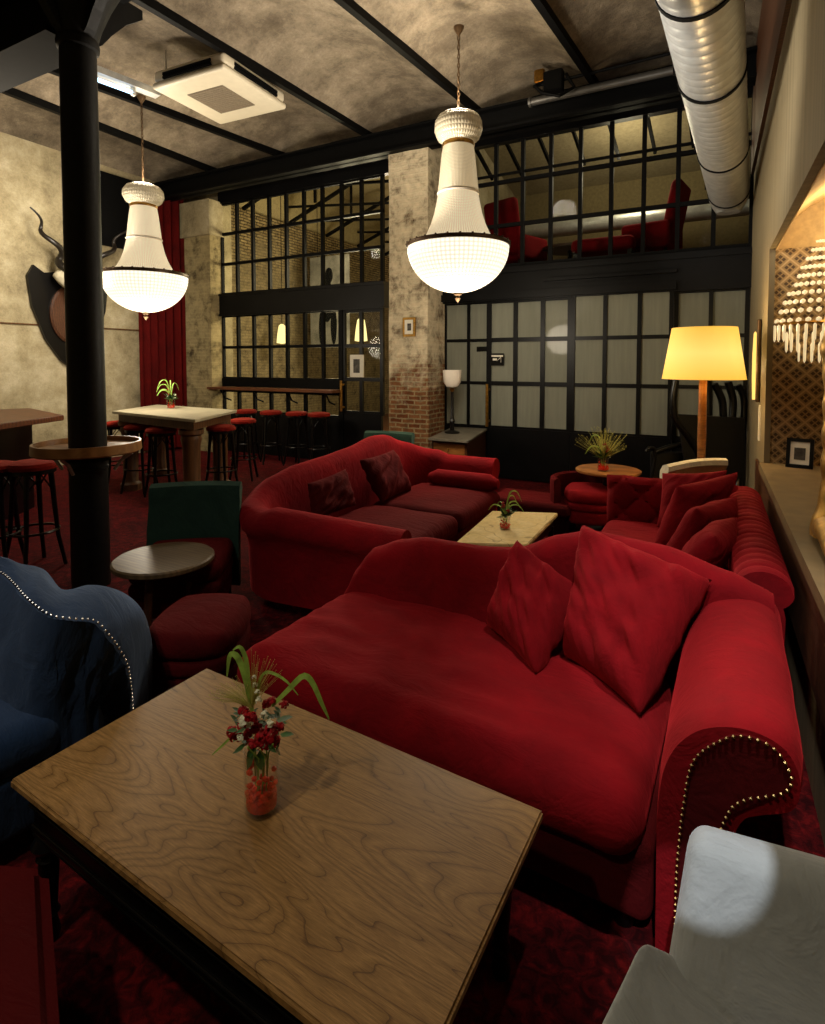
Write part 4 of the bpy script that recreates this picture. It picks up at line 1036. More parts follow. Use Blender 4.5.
for i in range(111):
    u = i/10; n_ = cr(NP, u); o_ = cr(OP, u)
    h = Vector((o_.x-n_.x, o_.y-n_.y, 0)); hd = h.normalized(); w_ = max(h.length, .12)
    inn = Vector((bc.x-n_.x, bc.y-n_.y, 0)).normalized(); pr = []
    for k in range(9):
        v = k/8; zl_ = max(.12, min(.4, n_.z-.1)); f = (abs(math.sin(PI*(u*.7+v*1.3)))*abs(math.sin(PI*(u*.7-v*1.3))))**.4
        pr.append(n_+inn*(.09*(1-v)+.035*f*(1-abs(2*v-1)*.6))+Vector((0, 0, (zl_-n_.z)*(1-v))))
    nail_pts.append(n_+Vector((0, 0, .006)))
    for k in range(1, 11):
        v = k/10; bul = math.sin(PI*min(1, v*1.0))
        pr.append(n_+hd*(w_*v)+Vector((0, 0, (o_.z-n_.z)*v+(.02+.04*min(1, u/5))*bul+.012*nz((n_.x*6, n_.y*6, v*3), 1.5))))
    e_ = n_+hd*w_
    pr.append(Vector((e_.x+hd.x*.03, e_.y+hd.y*.03, o_.z-.06))); pr.append(Vector((e_.x+hd.x*.02, e_.y+hd.y*.02, max(.1, o_.z-.15)))); pr.append(Vector((e_.x-hd.x*.04, e_.y-hd.y*.04, .06)))
    q_ = n_+inn*.09; pr.append(Vector((q_.x, q_.y, .06)))
    secs.append(pr)
loft(bm, secs); shell = obj('backrest', bm, M['blue'], t)
bm = B(); nails(bm, nail_pts, .02, .005, (0, 0, .002)); obj('nail_trim', bm, M['nailw'], shell)
bm = B(); rbox(bm, (-2.42, .86, .36), (.86, .62, .16), .07, 14, cf, math.radians(-8)); obj('seat', bm, M['blue'], t)
bm = B(); rbox(bm, (-2.42, .86, .19), (.84, .6, .22), .03, 6, None, math.radians(-8)); obj('base', bm, M['blue'], t)
for px_, py_ in ((-2.75, .62), (-2.1, .62), (-2.75, 1.1), (-2.1, 1.1)):
    bm = B(); lathe(bm, [(.02, 0), (.03, .03), (.03, .09)], (px_, py_, 0), 10); obj('leg', bm, M['blackwood'], t)

# ---- grey armchair bottom right
t = thing('armchair', 'pale grey velvet armchair with angular back in front of the nail-trimmed sofa arm', 'armchair', (.12, .75, 0))
bm = B()
def slab(bm, quad, thick, dirv, r=.03, n=10):
    """rounded slab spanned by quad (4 world points) extruded along dirv by thick"""
    q = [Vector(v) for v in quad]; dv = Vector(dirv).normalized()*thick
    def fn(a, u):
        s, w = (u.x+1)/2, (u.y+1)/2; base = (q[0]*(1-s)+q[1]*s)*(1-w)+(q[3]*(1-s)+q[2]*s)*w
        return base+dv*(u.z+1)/2
    rbox(bm, (0, 0, 0), ((q[1]-q[0]).length, (q[3]-q[0]).length, thick), r, n, fn)
bl = az(690, 838, .80); br_ = az(832, 880, .80)
slab(bm, [(bl.x-.06, bl.y-.12, .36), (br_.x+.16, br_.y-.1, .36), (br_.x+.16, br_.y+.02, .80), (bl.x, bl.y, .80)], .075, (0, 1, -.1), .035)
obj('backrest', bm, M['grey'], t)
T_ = az(640, 930, .66); L_ = az(578, 1050, .62); R_ = az(800, 1050, .52); Mm = az(690, 958, .57)
bm = B(); slab(bm, [T_, L_, R_, Mm], .10, (.15, 0, -1), .03)
slab(bm, [(T_.x+.02, T_.y, .12), (L_.x+.02, L_.y-.1, .12), (L_.x+.03, L_.y-.1, .56), (T_.x+.03, T_.y, .58)], .05, (1, .1, 0), .02)
obj('armrest', bm, M['grey'], t)
bm = B(); rbox(bm, (.15, .75, .30), (.32, .6, .16), .06, 8, cf); obj('seat', bm, M['grey'], t)
for px_, py_ in ((-.02, 1.05), (.28, 1.05), (-.02, .5), (.28, .5)):
    bm = B(); tube(bm, [(px_, py_, .27), (px_, py_, 0)], [.025, .015], 8); obj('leg', bm, M['blackwood'], t)

# ---- dark red chair at bottom left, mostly outside the frame
q = az(52, 858, .42)
t = thing('low_chair', 'dark red velvet seat at the near left corner of the long table', 'chair', (-1.55, .42, 0))
Q1 = az(48, 862, .40); Q2 = az(62, 1050, .40); Q4 = az(-90, 850, .40); Q3 = Q2+(Q4-Q1)*1.0+Vector((-.05, -.1, 0)); Q5 = Q2+(Q2-Q1)*.5
PQ = [Q1, Q5, Q3+(Q2-Q1)*.5, Q4]; PC = sum(PQ, Vector())/4
bm = B(); qprism(bm, [tuple(v)[:2] for v in PQ], .27, .41, .03); obj('seat', bm, M['red_dk'], t)
bm = B(); qprism(bm, [tuple(v+(PC-v).normalized()*.09)[:2] for v in PQ], 0, .27, .02); obj('base', bm, M['red_dk'], t)

# ============================================================ BAR AREA
def bar_stool():
    t = thing('bar_stool', 'x', 'stool', (0, 0, 0)); zt_ = .86
    bm = B(); lathe(bm, [(0, zt_), (.12, zt_), (.165, zt_-.012), (.18, zt_-.035), (.175, zt_-.06), (0, zt_-.062)], (0, 0, 0), 28); obj('seat', bm, M['seatred'], t)
    bm = B(); lathe(bm, [(.0, zt_-.06), (.165, zt_-.06), (.165, zt_-.095), (0, zt_-.095)], (0, 0, 0), 24); obj('seat_ring', bm, M['blackwood'], t)
    for k in range(4):
        a = PI/4+k*PI/2; d = Vector((math.cos(a), math.sin(a), 0)); bm = B()
        tube(bm, [d*.13+Vector((0, 0, zt_-.09)), d*.15+Vector((0, 0, .5)), d*.17+Vector((0, 0, .25)), d*.22], [.022, .019, .017, .015], 8); obj('leg', bm, M['blackwood'], t)
        bm = B(); e = Vector((-d.y, d.x, 0)); tube(bm, [d*.14+Vector((0, 0, .62)), (d+e)*.085+Vector((0, 0, zt_-.1)), e*.14+Vector((0, 0, .62))], .008, 6); obj('brace', bm, M['blackwood'], t)
    bm = B(); tube(bm, [(.175*math.cos(2*PI*k/24), .175*math.sin(2*PI*k/24), .3) for k in range(25)], .01, 6, False); obj('foot_ring', bm, M['blackwood'], t)
    return t
st0 = bar_stool()
S = [((32, 462), 'red topped bar stool under the dark counter beside the iron column', 'stools at the dark wall table'),
     ((-8, 464), 'red topped bar stool under the dark counter, the one further from the column', 'stools at the dark wall table'),
     ((221, 426), 'red topped bar stool in front of the right end of the pale topped bar table', 'stools around the pale topped bar table'),
     ((243, 419), 'red topped bar stool at the far right end of the pale topped bar table', 'stools around the pale topped bar table'),
     ((161, 428), 'red topped bar stool tucked under the front of the pale topped table by its leg', 'stools around the pale topped bar table'),
     ((139, 425), 'red topped bar stool under the pale topped table, middle of the three in front', 'stools around the pale topped bar table'),
     ((118, 422), 'red topped bar stool under the pale topped table next to the column shelf', 'stools around the pale topped bar table'),
     ((246, 410), 'red topped stool at the window counter, first from the curtain side', 'stools at the window counter'),
     ((271, 411), 'red topped stool at the window counter, second from the curtain side', 'stools at the window counter'),
     ((297, 412), 'red topped stool at the window counter, third from the curtain side', 'stools at the window counter'),
     ((319, 413), 'red topped stool at the window counter, nearest the glass door', 'stools at the window counter')]
for i, ((x, y), lab, grp) in enumerate(S):
    o = st0 if i == 0 else copy_tree(st0)
    p = az(x, y, .85); o.location = (p.x, p.y, 0); o.rotation_euler = (0, 0, i*.7); o['label'] = lab; o['group'] = grp
# pale topped bar table
bt = [az(112, 411, 1.02), az(195, 419.5, 1.02), az(237, 410, 1.02), az(157, 404.5, 1.02)]
bcn = sum(bt, Vector())/4; bcn.z = 0
t = thing('bar_table', 'high bar table with pale stone top and fluted wooden legs near the curtain', 'table', bcn)
bm = B(); qprism(bm, [tuple(p) for p in bt], .985, 1.02, .005); obj('tabletop', bm, M['stonetop'], t)
bm = B(); qprism(bm, [tuple(p) for p in ins(bt, bcn, .08)], .89, .985); obj('apron', bm, M['tan'], t)
for k, p in enumerate(ins(bt, bcn, .22)):
    bm = B(); lathe(bm, [(.13, 0), (.13, .08), (.1, .1), (.09, .12), (.1, .7), (.12, .78), (.11, .82), (.14, .84), (.14, .89)], (p.x, p.y, 0), 32, False, (lambda r, z, a: r*(1-.05*abs(math.sin(7*a)))))
    obj('leg', bm, M['tan'], t)
p = az(171, 408.5, 1.02); small_bouquet('small glass vase with spiky leaves on the pale topped bar table', p, 1.15)
# dark wall table at left
lt = [az(64, 415, 1.05), az(-60, 432, 1.05), az(-60, 412, 1.05), az(30, 408, 1.05)]
lc = sum(lt, Vector())/4; lc.z = 0
t = thing('bar_counter', 'high counter with brown wooden top and dark body left of the iron column', 'counter', lc)
bm = B(); qprism(bm, [tuple(p) for p in lt], .99, 1.05, .006); obj('tabletop', bm, M['counter'], t)
bm = B(); qprism(bm, [tuple(p) for p in ins(lt, lc, .35)], 0, .99); obj('base', bm, M['blackwood'], t)
# window counter
t = thing('window_counter', 'long narrow wooden counter shelf under the left window', 'counter', (-6.5, 7.4, 1.15))
bm = B(); box(bm, (-8.1, 7.2, 1.155), (-5.3, 7.5, 1.2), .006); obj('tabletop', bm, M['counter'], t)
for k in range(4):
    x = -7.8+k*.78; bm = B(); tube(bm, [(x, 7.5, .95), (x, 7.35, 1.0), (x, 7.25, 1.15)], .014, 8); obj('bracket', bm, M['black'], t)
# curtain
t = thing('curtain', 'tall dark red curtain hanging in the far left corner', 'curtain', (-8.95, 7.3, 0))
bm = B(); rows = []
for j in range(2):
    z = (.05, 4.75)[j]; row = []
    for i in range(121):
        u = i/120; x = XL+.1+.3*u*u; row.append(bm.verts.new((x+(.085*math.sin(u*2*PI*6)+.02*math.sin(u*2*PI*13+1))*(1 if j == 0 else .85), 6.52+.76*u, z)))
    rows.append(row)
for i in range(120): bm.faces.new((rows[0][i], rows[0][i+1], rows[1][i+1], rows[1][i]))
obj('cloth', bm, M['curtain'], t)
bm = B(); tube(bm, [(XL+.09, 6.45, 4.78), (XL+.4, 7.27, 4.78)], .02, 8); obj('rod', bm, M['black'], t)
bm = B(); box(bm, (XL, 5.8, 3.62), (XL+.04, 7.3, 4.85)); struct('window_6', bm, M['darkgap'])

# ---- horned trophy on left wall
t = thing('horned_trophy', 'spiral horned antelope trophy on a black shield on the plaster wall', 'trophy', (XL, 5.5, 2.3))
cY = ax(69, 330, XL).y; X0 = XL+.02
shp = [(-.62, 3.12), (-.45, 3.02), (0, 3.1), (.45, 3.02), (.62, 3.12), (.72, 2.95), (.66, 2.5), (.45, 2.0), (.2, 1.68), (0, 1.55), (-.2, 1.68), (-.45, 2.0), (-.66, 2.5), (-.72, 2.95)]
bm = B(); loft(bm, [[Vector((X0+e, cY+a*.88, z)) for a, z in shp] for e in (0, .05)]); obj('shield', bm, M['blackwood'], t, False)
bm = B(); 
el = [(.34*math.cos(2*PI*k/28), 2.4+.46*math.sin(2*PI*k/28)) for k in range(28)]
loft(bm, [[Vector((X0+e, cY+a*s, 2.4+(z-2.4)*s)) for a, z in el] for e, s in ((.05, 1), (.08, 1), (.1, .92))]); obj('wood_plaque', bm, M['wooddark'], t, False)
bm = B(); lathe(bm, [(0, -.5), (.07, -.48), (.1, -.3), (.13, -.1), (.19, .08), (.21, .2), (.16, .33), (0, .38)], (0, 0, 0), 20)
bm.transform(Matrix.Translation((X0+.3, cY, 2.85)) @ Matrix.Rotation(math.radians(-30), 4, 'Y') @ Matrix.Diagonal((.85, 1.7, .8, 1))); obj('skull', bm, M['bone'], t)
hA = [(60, 274), (53, 262), (50, 246), (42, 237), (33, 231), (31, 222), (27, 213)]
for sgn in (-1, 1):
    pts = []
    for k in range(40):
        s = k/39; yy = .13+.62*s; zz = 3.02+.85*s; w = .085*(1-s*.5)
        pts.append(Vector((X0+.3+w*math.cos(s*4.2*PI)+.1*s, cY+sgn*(yy+w*math.sin(s*4.2*PI)), zz)))
    bm = B(); tube(bm, pts, [.06*(1-.9*k/39)+.005 for k in range(40)], 10); obj('horn', bm, M['horn'], t)
# black pipe line on the left wall
bm = B(); 
tube(bm, [(XL+.02, 3.4, 2.22), (XL+.02, 7.0, 2.22)], .012, 6); tag(obj('wall_conduit', bm, M['tan']), 'thin horizontal brown conduit on the plaster wall behind the trophy', 'conduit')

# ============================================================ CHANDELIERS
def chandelier(label, p, R, zr, zhook, conemat, hang=0, S=1.):
    t = thing('chandelier', label, 'chandelier', (p.x, p.y, zr), 0, 'beaded bowl chandeliers'); c = Vector((p.x, p.y, zr))
    # heights measured relative to the ring
    bm = B(); lathe(bm, [(R*math.cos(a), -.88*R*math.sin(a)-.02) for a in [PI/2*k/16 for k in range(16)]]+[(.03, -.88*R-.03)], c, 64, True); obj('bead_bowl', bm, M['bead_bowl'], t)
    bm = B(); lathe(bm, [(R*.99, .02), (R*1.02, .02), (R*1.03, 0), (R*1.02, -.02), (R*.99, -.02), (R*.98, 0), (R*.99, .02)], c, 64)
    for k in range(28):
        a = 2*PI*k/28; bmesh.ops.create_icosphere(bm, subdivisions=1, radius=.012, matrix=Matrix.Translation(c+Vector((R*1.02*math.cos(a), R*1.02*math.sin(a), .02))))
    obj('ring', bm, simple('bronze ring', (70, 52, 36), .4, .6), t)
    bm = B(); 
    cone = [(.80*R, .0), (.70*R, .07), (.62*R, .15), (.54*R, .26), (.47*R, .4), (.42*R, .55), (.40*R, .62)]
    lathe(bm, [(a, z*S) for a, z in cone], c, 56, True); obj('bead_skirt', bm, conemat[0], t)
    bm = B(); lathe(bm, [(.405*R, .62*S), (.42*R, .64*S), (.405*R, .66*S)], c, 40); obj('neck_ring', bm, M['cup'], t)
    bm = B(); lathe(bm, [(a, z*S) for a, z in [(.40*R, .66), (.37*R, .85), (.33*R, 1.1), (.30*R, 1.22)]], c, 56, True); obj('bead_neck', bm, conemat[1], t)
    bm = B(); lathe(bm, [(.31*R, 1.2*S), (.325*R, 1.225*S), (.31*R, 1.25*S)], c, 40); obj('neck_ring', bm, M['brass'], t)
    bm = B(); lathe(bm, [(a, z*S) for a, z in [(.30*R, 1.25), (.42*R, 1.31), (.48*R, 1.4), (.47*R, 1.5), (.40*R, 1.57), (.26*R, 1.61), (.03*R, 1.62)]], c, 48, True, (lambda r, z, a: r*(1-.035*abs(math.sin(14*a))))); obj('bead_crown', bm, conemat[2], t)
    bm = B(); lathe(bm, [(.0, -.88*R-.12), (.018, -.88*R-.1), (.03, -.88*R-.08), (.01, -.88*R-.06), (.04, -.88*R-.04), (.045, -.88*R-.02), (0, -.88*R)], c, 14); obj('finial', bm, M['bronze'], t)
    bm = B(); z = 1.6*S+zr; k = 0
    while z < zhook-.05:
        m = Matrix.Translation((p.x, p.y, z+.03)) @ Matrix.Rotation((k % 2)*PI/2, 4, 'Z')
        tube(bm, [m @ Vector((.012*math.cos(b*PI/4), 0, .03*math.sin(b*PI/4))) for b in range(9)], .005, 5, False); z += .045; k += 1
    obj('chain', bm, M['bronze'], t)
    bm = B(); lathe(bm, [(.008, -.09), (.02, -.07), (.05, -.02), (.055, 0), (.02, .02), (0, .03)], (p.x, p.y, zhook), 16); obj('ceiling_hook', bm, M['bronze'], t)
    light('chandelier_light', 'POINT', (p.x, p.y, zr-.88*R-.34), 80, (1, .86, .66), .25)
    light('chandelier_uplight', 'POINT', (p.x+.0, p.y, zr+1.72*S), 62, (1, .86, .66), .2)
    return t
p1 = ad(458, 238, 5.7); R1 = .515
chandelier('large lit beaded chandelier hanging in front of the brick pillar', p1, R1, 2.83, 5.0, (M['bead_cone2'], M['bead_cone'], M['bead_crown']), 0, .82)
p2 = ad(145, 273, 7.1)
chandelier('lit beaded chandelier hanging in front of the red curtain near the iron column', p2, .51, 2.75, 4.97, (M['bead_cone2'], M['bead_cone2'], M['bead_crown']), 0, .70)
# crystal chandelier in the niche
p = ad(817, 330, 4.3); zr = ad(817, 324, 4.3).z
t = thing('chandelier', 'crystal drop chandelier glowing inside the wall opening at the right', 'chandelier', p)
Rn = .30; c = Vector((p.x, p.y, zr))
bm = B(); lathe(bm, [(Rn, -.012), (Rn+.01, 0), (Rn, .012), (Rn-.01, 0), (Rn, -.012)], c, 40); lathe(bm, [(.05, .8), (.08, .84), (.05, .87), (.02, .92)], c, 20); tube(bm, [c+Vector((0, 0, .9)), c+Vector((0, 0, 1.2))], .006, 6); obj('ring', bm, M['brass'], t)
bm = B(); L_ = bm.loops.layers.uv.verify()
for k in range(30):
    a = 2*PI*k/30
    for j in range(13):
        s = j/12; r_ = .055+(Rn-.06)*(1-s)**1.45; z_ = .02+.78*s**.95
        bmesh.ops.create_icosphere(bm, subdivisions=1, radius=.021-.006*s, matrix=Matrix.Translation(c+Vector((r_*math.cos(a), r_*math.sin(a), z_))))
o = obj('bead_strands', bm, M['crystal'], t); o['kind'] = 'stuff'
bm = B()
for ri, (rr, z0_, ln, cnt) in enumerate(((Rn, 0, .14, 36), (Rn*.75, -.06, .16, 28), (Rn*.5, -.14, .16, 20), (Rn*.25, -.2, .14, 10))):
    for k in range(cnt):
        a = 2*PI*k/cnt; q = c+Vector((rr*math.cos(a), rr*math.sin(a), z0_)); w = .011
        lathe(bm, [(.002, 0), (w, -.02), (w*.8, -ln+.02), (.001, -ln)], q, 6)
o = obj('crystal_drops', bm, M['crystal'], t); o['kind'] = 'stuff'
light('niche_fill', 'POINT', (c.x+.1, c.y-.5, c.z+.7), 10, (1, .82, .56), .1)  # extra light added beside the chandelier to brighten the niche vault
light('niche_light', 'POINT', (c.x, c.y, c.z+.05), 36, (1, .78, .48), .12)
# framed photo on the niche shelf
q = az(799, 468, zs+.002)
t = thing('picture_frame', 'black framed photo standing on the shelf of the wall opening', 'picture', q, math.radians(-8))
bm = B(); W_, H_ = .17, .22; Rm = Matrix.Translation(q) @ Matrix.Rotation(math.radians(-12), 4, 'Z') @ Matrix.Rotation(math.radians(-14), 4, 'X')
for a, b in (((-W_/2, -.01, 0), (W_/2, .01, .025)), ((-W_/2, -.01, H_-.025), (W_/2, .01, H_)), ((-W_/2, -.01, 0), (-W_/2+.025, .01, H_)), ((W_/2-.025, -.01, 0), (W_/2, .01, H_))): box(bm, a, b, 0, Rm)
obj('frame', bm, M['blackwood'], t, False)
bm = B(); box(bm, (-W_/2+.02, -.003, .02), (W_/2-.02, .004, H_-.02), 0, Rm); obj('print', bm, M['paper'], t, False)
bm = B(); box(bm, (-W_/2+.05, -.006, .06), (W_/2-.05, -.004, H_-.07), 0, Rm); obj('photo', bm, M['photo'], t, False)
# gilded mirror frame on the near side of the opening
t = thing('gilded_frame', 'ornate gilded upright frame standing on the near end of the wall shelf', 'frame', (XR+.04, 2.55, zs))
bm = B(); yq = 3.02
prs = []
for k in range(60):
    s = k/59; z = zs+.02+1.64*s; w = .028+.012*abs(math.sin(s*40))+(.05*(1-s/.12) if s < .12 else 0)+(.02*math.exp(-((s-.5)/.05)**2))
    prs.append([Vector((XR+.09+w*math.cos(a)*.8, yq+w*math.sin(a)*1.2, z)) for a in [2*PI*i/10 for i in range(10)]])
loft(bm, prs); obj('frame_post', bm, M['gold'], t)
bm = B(); tube(bm, [(XR+.09, 3.04, zs+.05), (XR+.07, 2.85, zs+.09), (XR+.07, 2.65, zs+.05), (XR+.08, 2.4, zs+.06), (XR+.08, 2.1, zs+.05)], [.06, .05, .045, .05, .04], 10); obj('frame_base', bm, M['gold'], t)
bm = B(); box(bm, (XR+.11, 2.0, zs+.05), (XR+.13, 3.0, zs+1.6)); obj('mirror_glass', bm, simple('dark mirror', (60, 50, 36), .05, 1), t, False)
# sconce on the far jamb
pq = ax(760, 345, XR-.01)
t = thing('wall_sconce', 'slim gilded wall lamp lighting the beige wall beside the opening', 'lamp', (XR, pq.y, 1.75))
bm = B(); rbox(bm, (XR-.02, pq.y, 1.66), (.03, .1, .72), .012, 3); obj('back_plate', bm, M['bronze'], t)
bm = B(); lathe(bm, [(.012, -.3), (.018, -.1), (.018, .1), (.012, .28), (0, .3)], (XR-.045, pq.y+.03, 1.62), 14); obj('lamp_glass', bm, M['gloweps'], t)
light('sconce_light', 'POINT', (XR-.14, pq.y-.03, 1.6), 2.4, (1, .68, .32), .05)
bm = B(); box(bm, (XR-.012, pq.y-.16, .98), (XR, pq.y-.06, 1.28)); tag(obj('wall_card', bm, M['paper'], None, False), 'narrow white card on the beige wall under the slim gilded lamp', 'card')

# ============================================================ CEILING EQUIPMENT
ac = [az(157, 93, 4.72), az(213, 66, 4.72), az(287, 103, 4.72), az(226, 128, 4.72)]
acc = sum(ac, Vector())/4
e1 = (ac[3]-ac[0]); rza = math.atan2(e1.y, e1.x)
t = thing('air_conditioner', 'white ceiling cassette air conditioner beside the iron column', 'air conditioner', acc)
W_ = .98
Ra = Matrix.Translation((acc.x, acc.y, 4.72)) @ Matrix.Rotation(math.radians(3), 4, 'Z')
bm = B(); rbox(bm, (0, 0, .03), (W_*1.08, W_*1.08, .07), .03, 3, mtx=Ra); obj('cover', bm, M['white'], t)
bm = B(); rbox(bm, (0, 0, .13), (W_*1.06, W_*1.06, .14), .05, 3, mtx=Ra); obj('housing', bm, M['white'], t)
for k in range(4):
    m = Ra @ Matrix.Rotation(k*PI/2, 4, 'Z'); bm = B(); box(bm, (-W_*.36, -W_*.545, .075), (W_*.36, -W_*.52, .1), 0, m); box(bm, (-W_*.36, -W_*.545, .11), (W_*.36, -W_*.52, .14), 0, m); obj('air_slot', bm, M['darkgap'], t, False)
bm = B(); box(bm, (-W_*.27, -W_*.27, -.012), (W_*.27, W_*.27, 0), 0, Ra)
for k in range(14): box(bm, (-W_*.26, -W_*.26+k*W_*.038, -.016), (W_*.26, -W_*.26+k*W_*.038+.008, -.01), 0, Ra)
obj('grille', bm, M['grille'], t, False)
bm = B()
for sx in (-1, 1):
    for sy in (-1, 1): tube(bm, [Ra @ Vector((sx*.42, sy*.42, .19)), Ra @ Vector((sx*.42, sy*.42, .45))], .008, 6)
obj('hanger', bm, M['galv'], t)
# fluorescent fixture
fA = az(60, 66, 4.7); fB = az(158, 102, 4.7)
t = thing('fluorescent_light', 'lit fluorescent tube light on the ceiling between the column and the air conditioner', 'light', (fA+fB)/2)
bm = B(); bar(bm, fA+Vector((0, 0, .09)), fB+Vector((0, 0, .09)), .12, .07); obj('housing', bm, M['galv'], t, False)
f1 = fA.lerp(fB, .25); f2 = fA.lerp(fB, .72)
bm = B(); tube(bm, [f1, f2], .022, 12); obj('tube_lamp', bm, M['tube_on'], t)
for f in (f1, f2):
    bm = B(); bar(bm, f+Vector((0, 0, -.03)), f+Vector((0, 0, .07)), .04); obj('end_cap', bm, M['galv'], t, False)
bm = B(); bar(bm, fA+Vector((0, 0, .125)), fA+Vector((0, 0, .3)), .02); bar(bm, fB+Vector((0, 0, .125)), fB+Vector((0, 0, .3)), .02); obj('hanger', bm, M['galv'], t)

# spiral duct
t = thing('air_duct', 'large silver spiral duct running under the ceiling along the right wall', 'air duct', (.05, 5, 3.7))
A0 = Vector((-.25, .8, 3.66)); A1 = Vector((.125, 7.35, 3.56)); dv = (A1-A0)
bm = B(); pts = []; rs = []
n = 520
for i in range(n+1):
    s = i/n; pts.append(A0+dv*s); rs.append(.2+.004*abs(math.sin(PI*s*65))**.3)
tube(bm, pts, rs, 40); tube(bm, [A1, A1+Vector((0, .05, -.04)), A1+Vector((.0, .1, -.12)), A1+Vector((0, .1, -.2))], [.2, .2, .17, .12], 32); obj('duct_body', bm, M['galv'], t)
for yy in (3.3, 4.35, 5.9, 7.2):
    q = A0+dv*((yy-.8)/(7.35-.8)); bm = B(); tube(bm, [q-Vector((0, .018, 0)), q+Vector((0, .018, 0))], .211, 40)
    bmesh.ops.create_cube(bm, size=.04, matrix=Matrix.Translation(q+Vector((-.215, 0, .05)))); bar(bm, q+Vector((-.2, 0, .2)), q+Vector((-.2, 0, 1.25)), .01); obj('clamp', bm, M['black'], t, False)

# ============================================================ FLOOR LAMP etc.
LD = 4.7; lp = ad(703, 381, LD); 
t = thing('floor_lamp', 'floor lamp with lit yellow tapered shade on a wooden pole near the right corner', 'lamp', (lp.x, lp.y, 0))
zb = ad(703, 379, LD).z; ztp = ad(703, 328, LD).z; rb = 38.*LD/F_; rt_ = 29.5*LD/F_
bm = B(); lathe(bm, [(rb, zb), (rb*.99, zb+.005), (rt_, ztp-.005), (rt_, ztp)], (lp.x, lp.y, 0), 56); lathe(bm, [(rt_-.004, ztp), (rb-.004, zb)], (lp.x, lp.y, 0), 56); obj('lamp_shade', bm, M['shade'], t)
bm = B(); lathe(bm, [(.16, 0), (.16, .02), (.03, .04), (.022, .06), (.03, .3), (.022, .34), (.035, .5), (.03, .66), (.04, .72), (.028, .76), (.034, .8), (.03, .85), (.034, 1.0), (.028, zb+.15)], (lp.x, lp.y, 0), 18); obj('pole', bm, M['woodlight'], t)
bm = B(); lathe(bm, [(0, zb+.15), (.03, zb+.16), (.045, zb+.22), (.03, zb+.28), (0, zb+.3)], (lp.x, lp.y, 0), 14); obj('bulb', bm, M['sconce'], t)
light('floor_lamp_light', 'POINT', (lp.x, lp.y, zb-.02), 10, (1, .72, .38), .08)
light('floor_lamp_uplight', 'POINT', (lp.x, lp.y, ztp+.05), 14, (1, .72, .38), .08)
# cream chair back
c0 = az(668, 470, .78); c1 = az(724, 466, .80); cd = (c1-c0).normalized(); ang = math.atan2(cd.y, cd.x); cm = (c0+c1)/2
t = thing('armchair', 'cream upholstered armchair in front of the floor lamp behind the buttoned sofa', 'armchair', (cm.x, cm.y, 0), ang)
Rm = Matrix.Translation((cm.x, cm.y, 0)) @ Matrix.Rotation(ang, 4, 'Z')
bm = B(); secs = []
for i in range(17):
    x = -.26+.52*i/16; zz = .78+.04*(i/16)+(.02*math.sin(i/16*PI)); pr = [(.06, .4), (.05, .7), (0, zz-.03), (-.03, zz-.01), (-.03, zz+.03), (0, zz+.045), (.05, zz+.03), (.09, zz-.02), (.1, .6), (.1, .4)]
    secs.append([Rm @ Vector((x, a, z)) for a, z in pr])
loft(bm, secs); obj('backrest', bm, M['cream'], t)
bm = B(); rbox(bm, (0, .3, .38), (.5, .5, .14), .05, 5, mtx=Rm); obj('seat', bm, M['cream'], t)
for sx in (-1, 1):
    for yy in (.1, .5):
        bm = B(); tube(bm, [Rm @ Vector((sx*.2, yy, .32)), Rm @ Vector((sx*.22, yy, 0))], [.022, .015], 8); obj('leg', bm, M['blackwood'], t)
# black bentwood chair with tall curved frame behind the lamp
D5 = 6.1
def dq(x, y, dd=0): return ad(x, y, D5+dd)
bb = dq(705, 470); 
t = thing('bentwood_rocker', 'tall black bentwood rocking chair with curved arms behind the floor lamp', 'chair', (bb.x, bb.y, 0))
def curve(pts, r, name, mat, seg=10):
    P = [Vector(p) for p in pts]; out = []
    for i in range(len(P)-1):
        p0, p1, p2, p3 = P[max(i-1, 0)], P[i], P[i+1], P[min(i+2, len(P)-1)]
        for k in range(6):
            s = k/6; out.append(.5*((2*p1)+(-p0+p2)*s+(2*p0-5*p1+4*p2-p3)*s*s+(-p0+3*p1-3*p2+p3)*s**3))
    out.append(P[-1]); bm = B(); tube(bm, out, r, seg); return obj(name, bm, mat, t)
curve([dq(676, 380), dq(673, 400), dq(676, 420), dq(690, 440), dq(700, 460), dq(704, 500)], .035, 'back_frame', M['blackwood'])
curve([dq(714, 384, .2), dq(722, 400, .2), dq(724, 420, .2), dq(730, 440, .2), dq(738, 460, .1), dq(738, 490)], .04, 'back_frame', M['blackwood'])
curve([dq(728, 382, .3), dq(733, 400, .3), dq(732, 420, .3)], .04, 'side_bow', M['blackwood'])
curve([dq(738, 385, .3), dq(744, 400, .3), dq(743, 430, .3)], .035, 'side_bow', M['blackwood'])
curve([dq(707, 378, .2), dq(708, 410, .2), dq(706, 450, .2)], .045, 'centre_post', M['blackwood'])
curve([dq(648, 500), dq(655, 455), dq(650, 448), dq(646, 452)], .02, 'armrest', M['blackwood'])
curve([dq(656, 452, .1), dq(670, 447, .1), dq(685, 445, .1), dq(688, 452, .1)], .03, 'armrest', M['blackwood'])
bm = B(); slab(bm, [dq(676, 414), dq(745, 418), dq(745, 500), dq(690, 500)], .05, (0, 1, 0), .02, 4); obj('backrest', bm, M['blackleather'], t)
bm = B(); slab(bm, [dq(650, 452, .15), dq(692, 452, .15), dq(700, 500, .15), dq(650, 500, .15)], .05, (0, 1, 0), .02, 4); obj('seat', bm, M['blackleather'], t)
bm = B()
a_ = dq(655, 500, .05); b_ = dq(742, 500, .05)
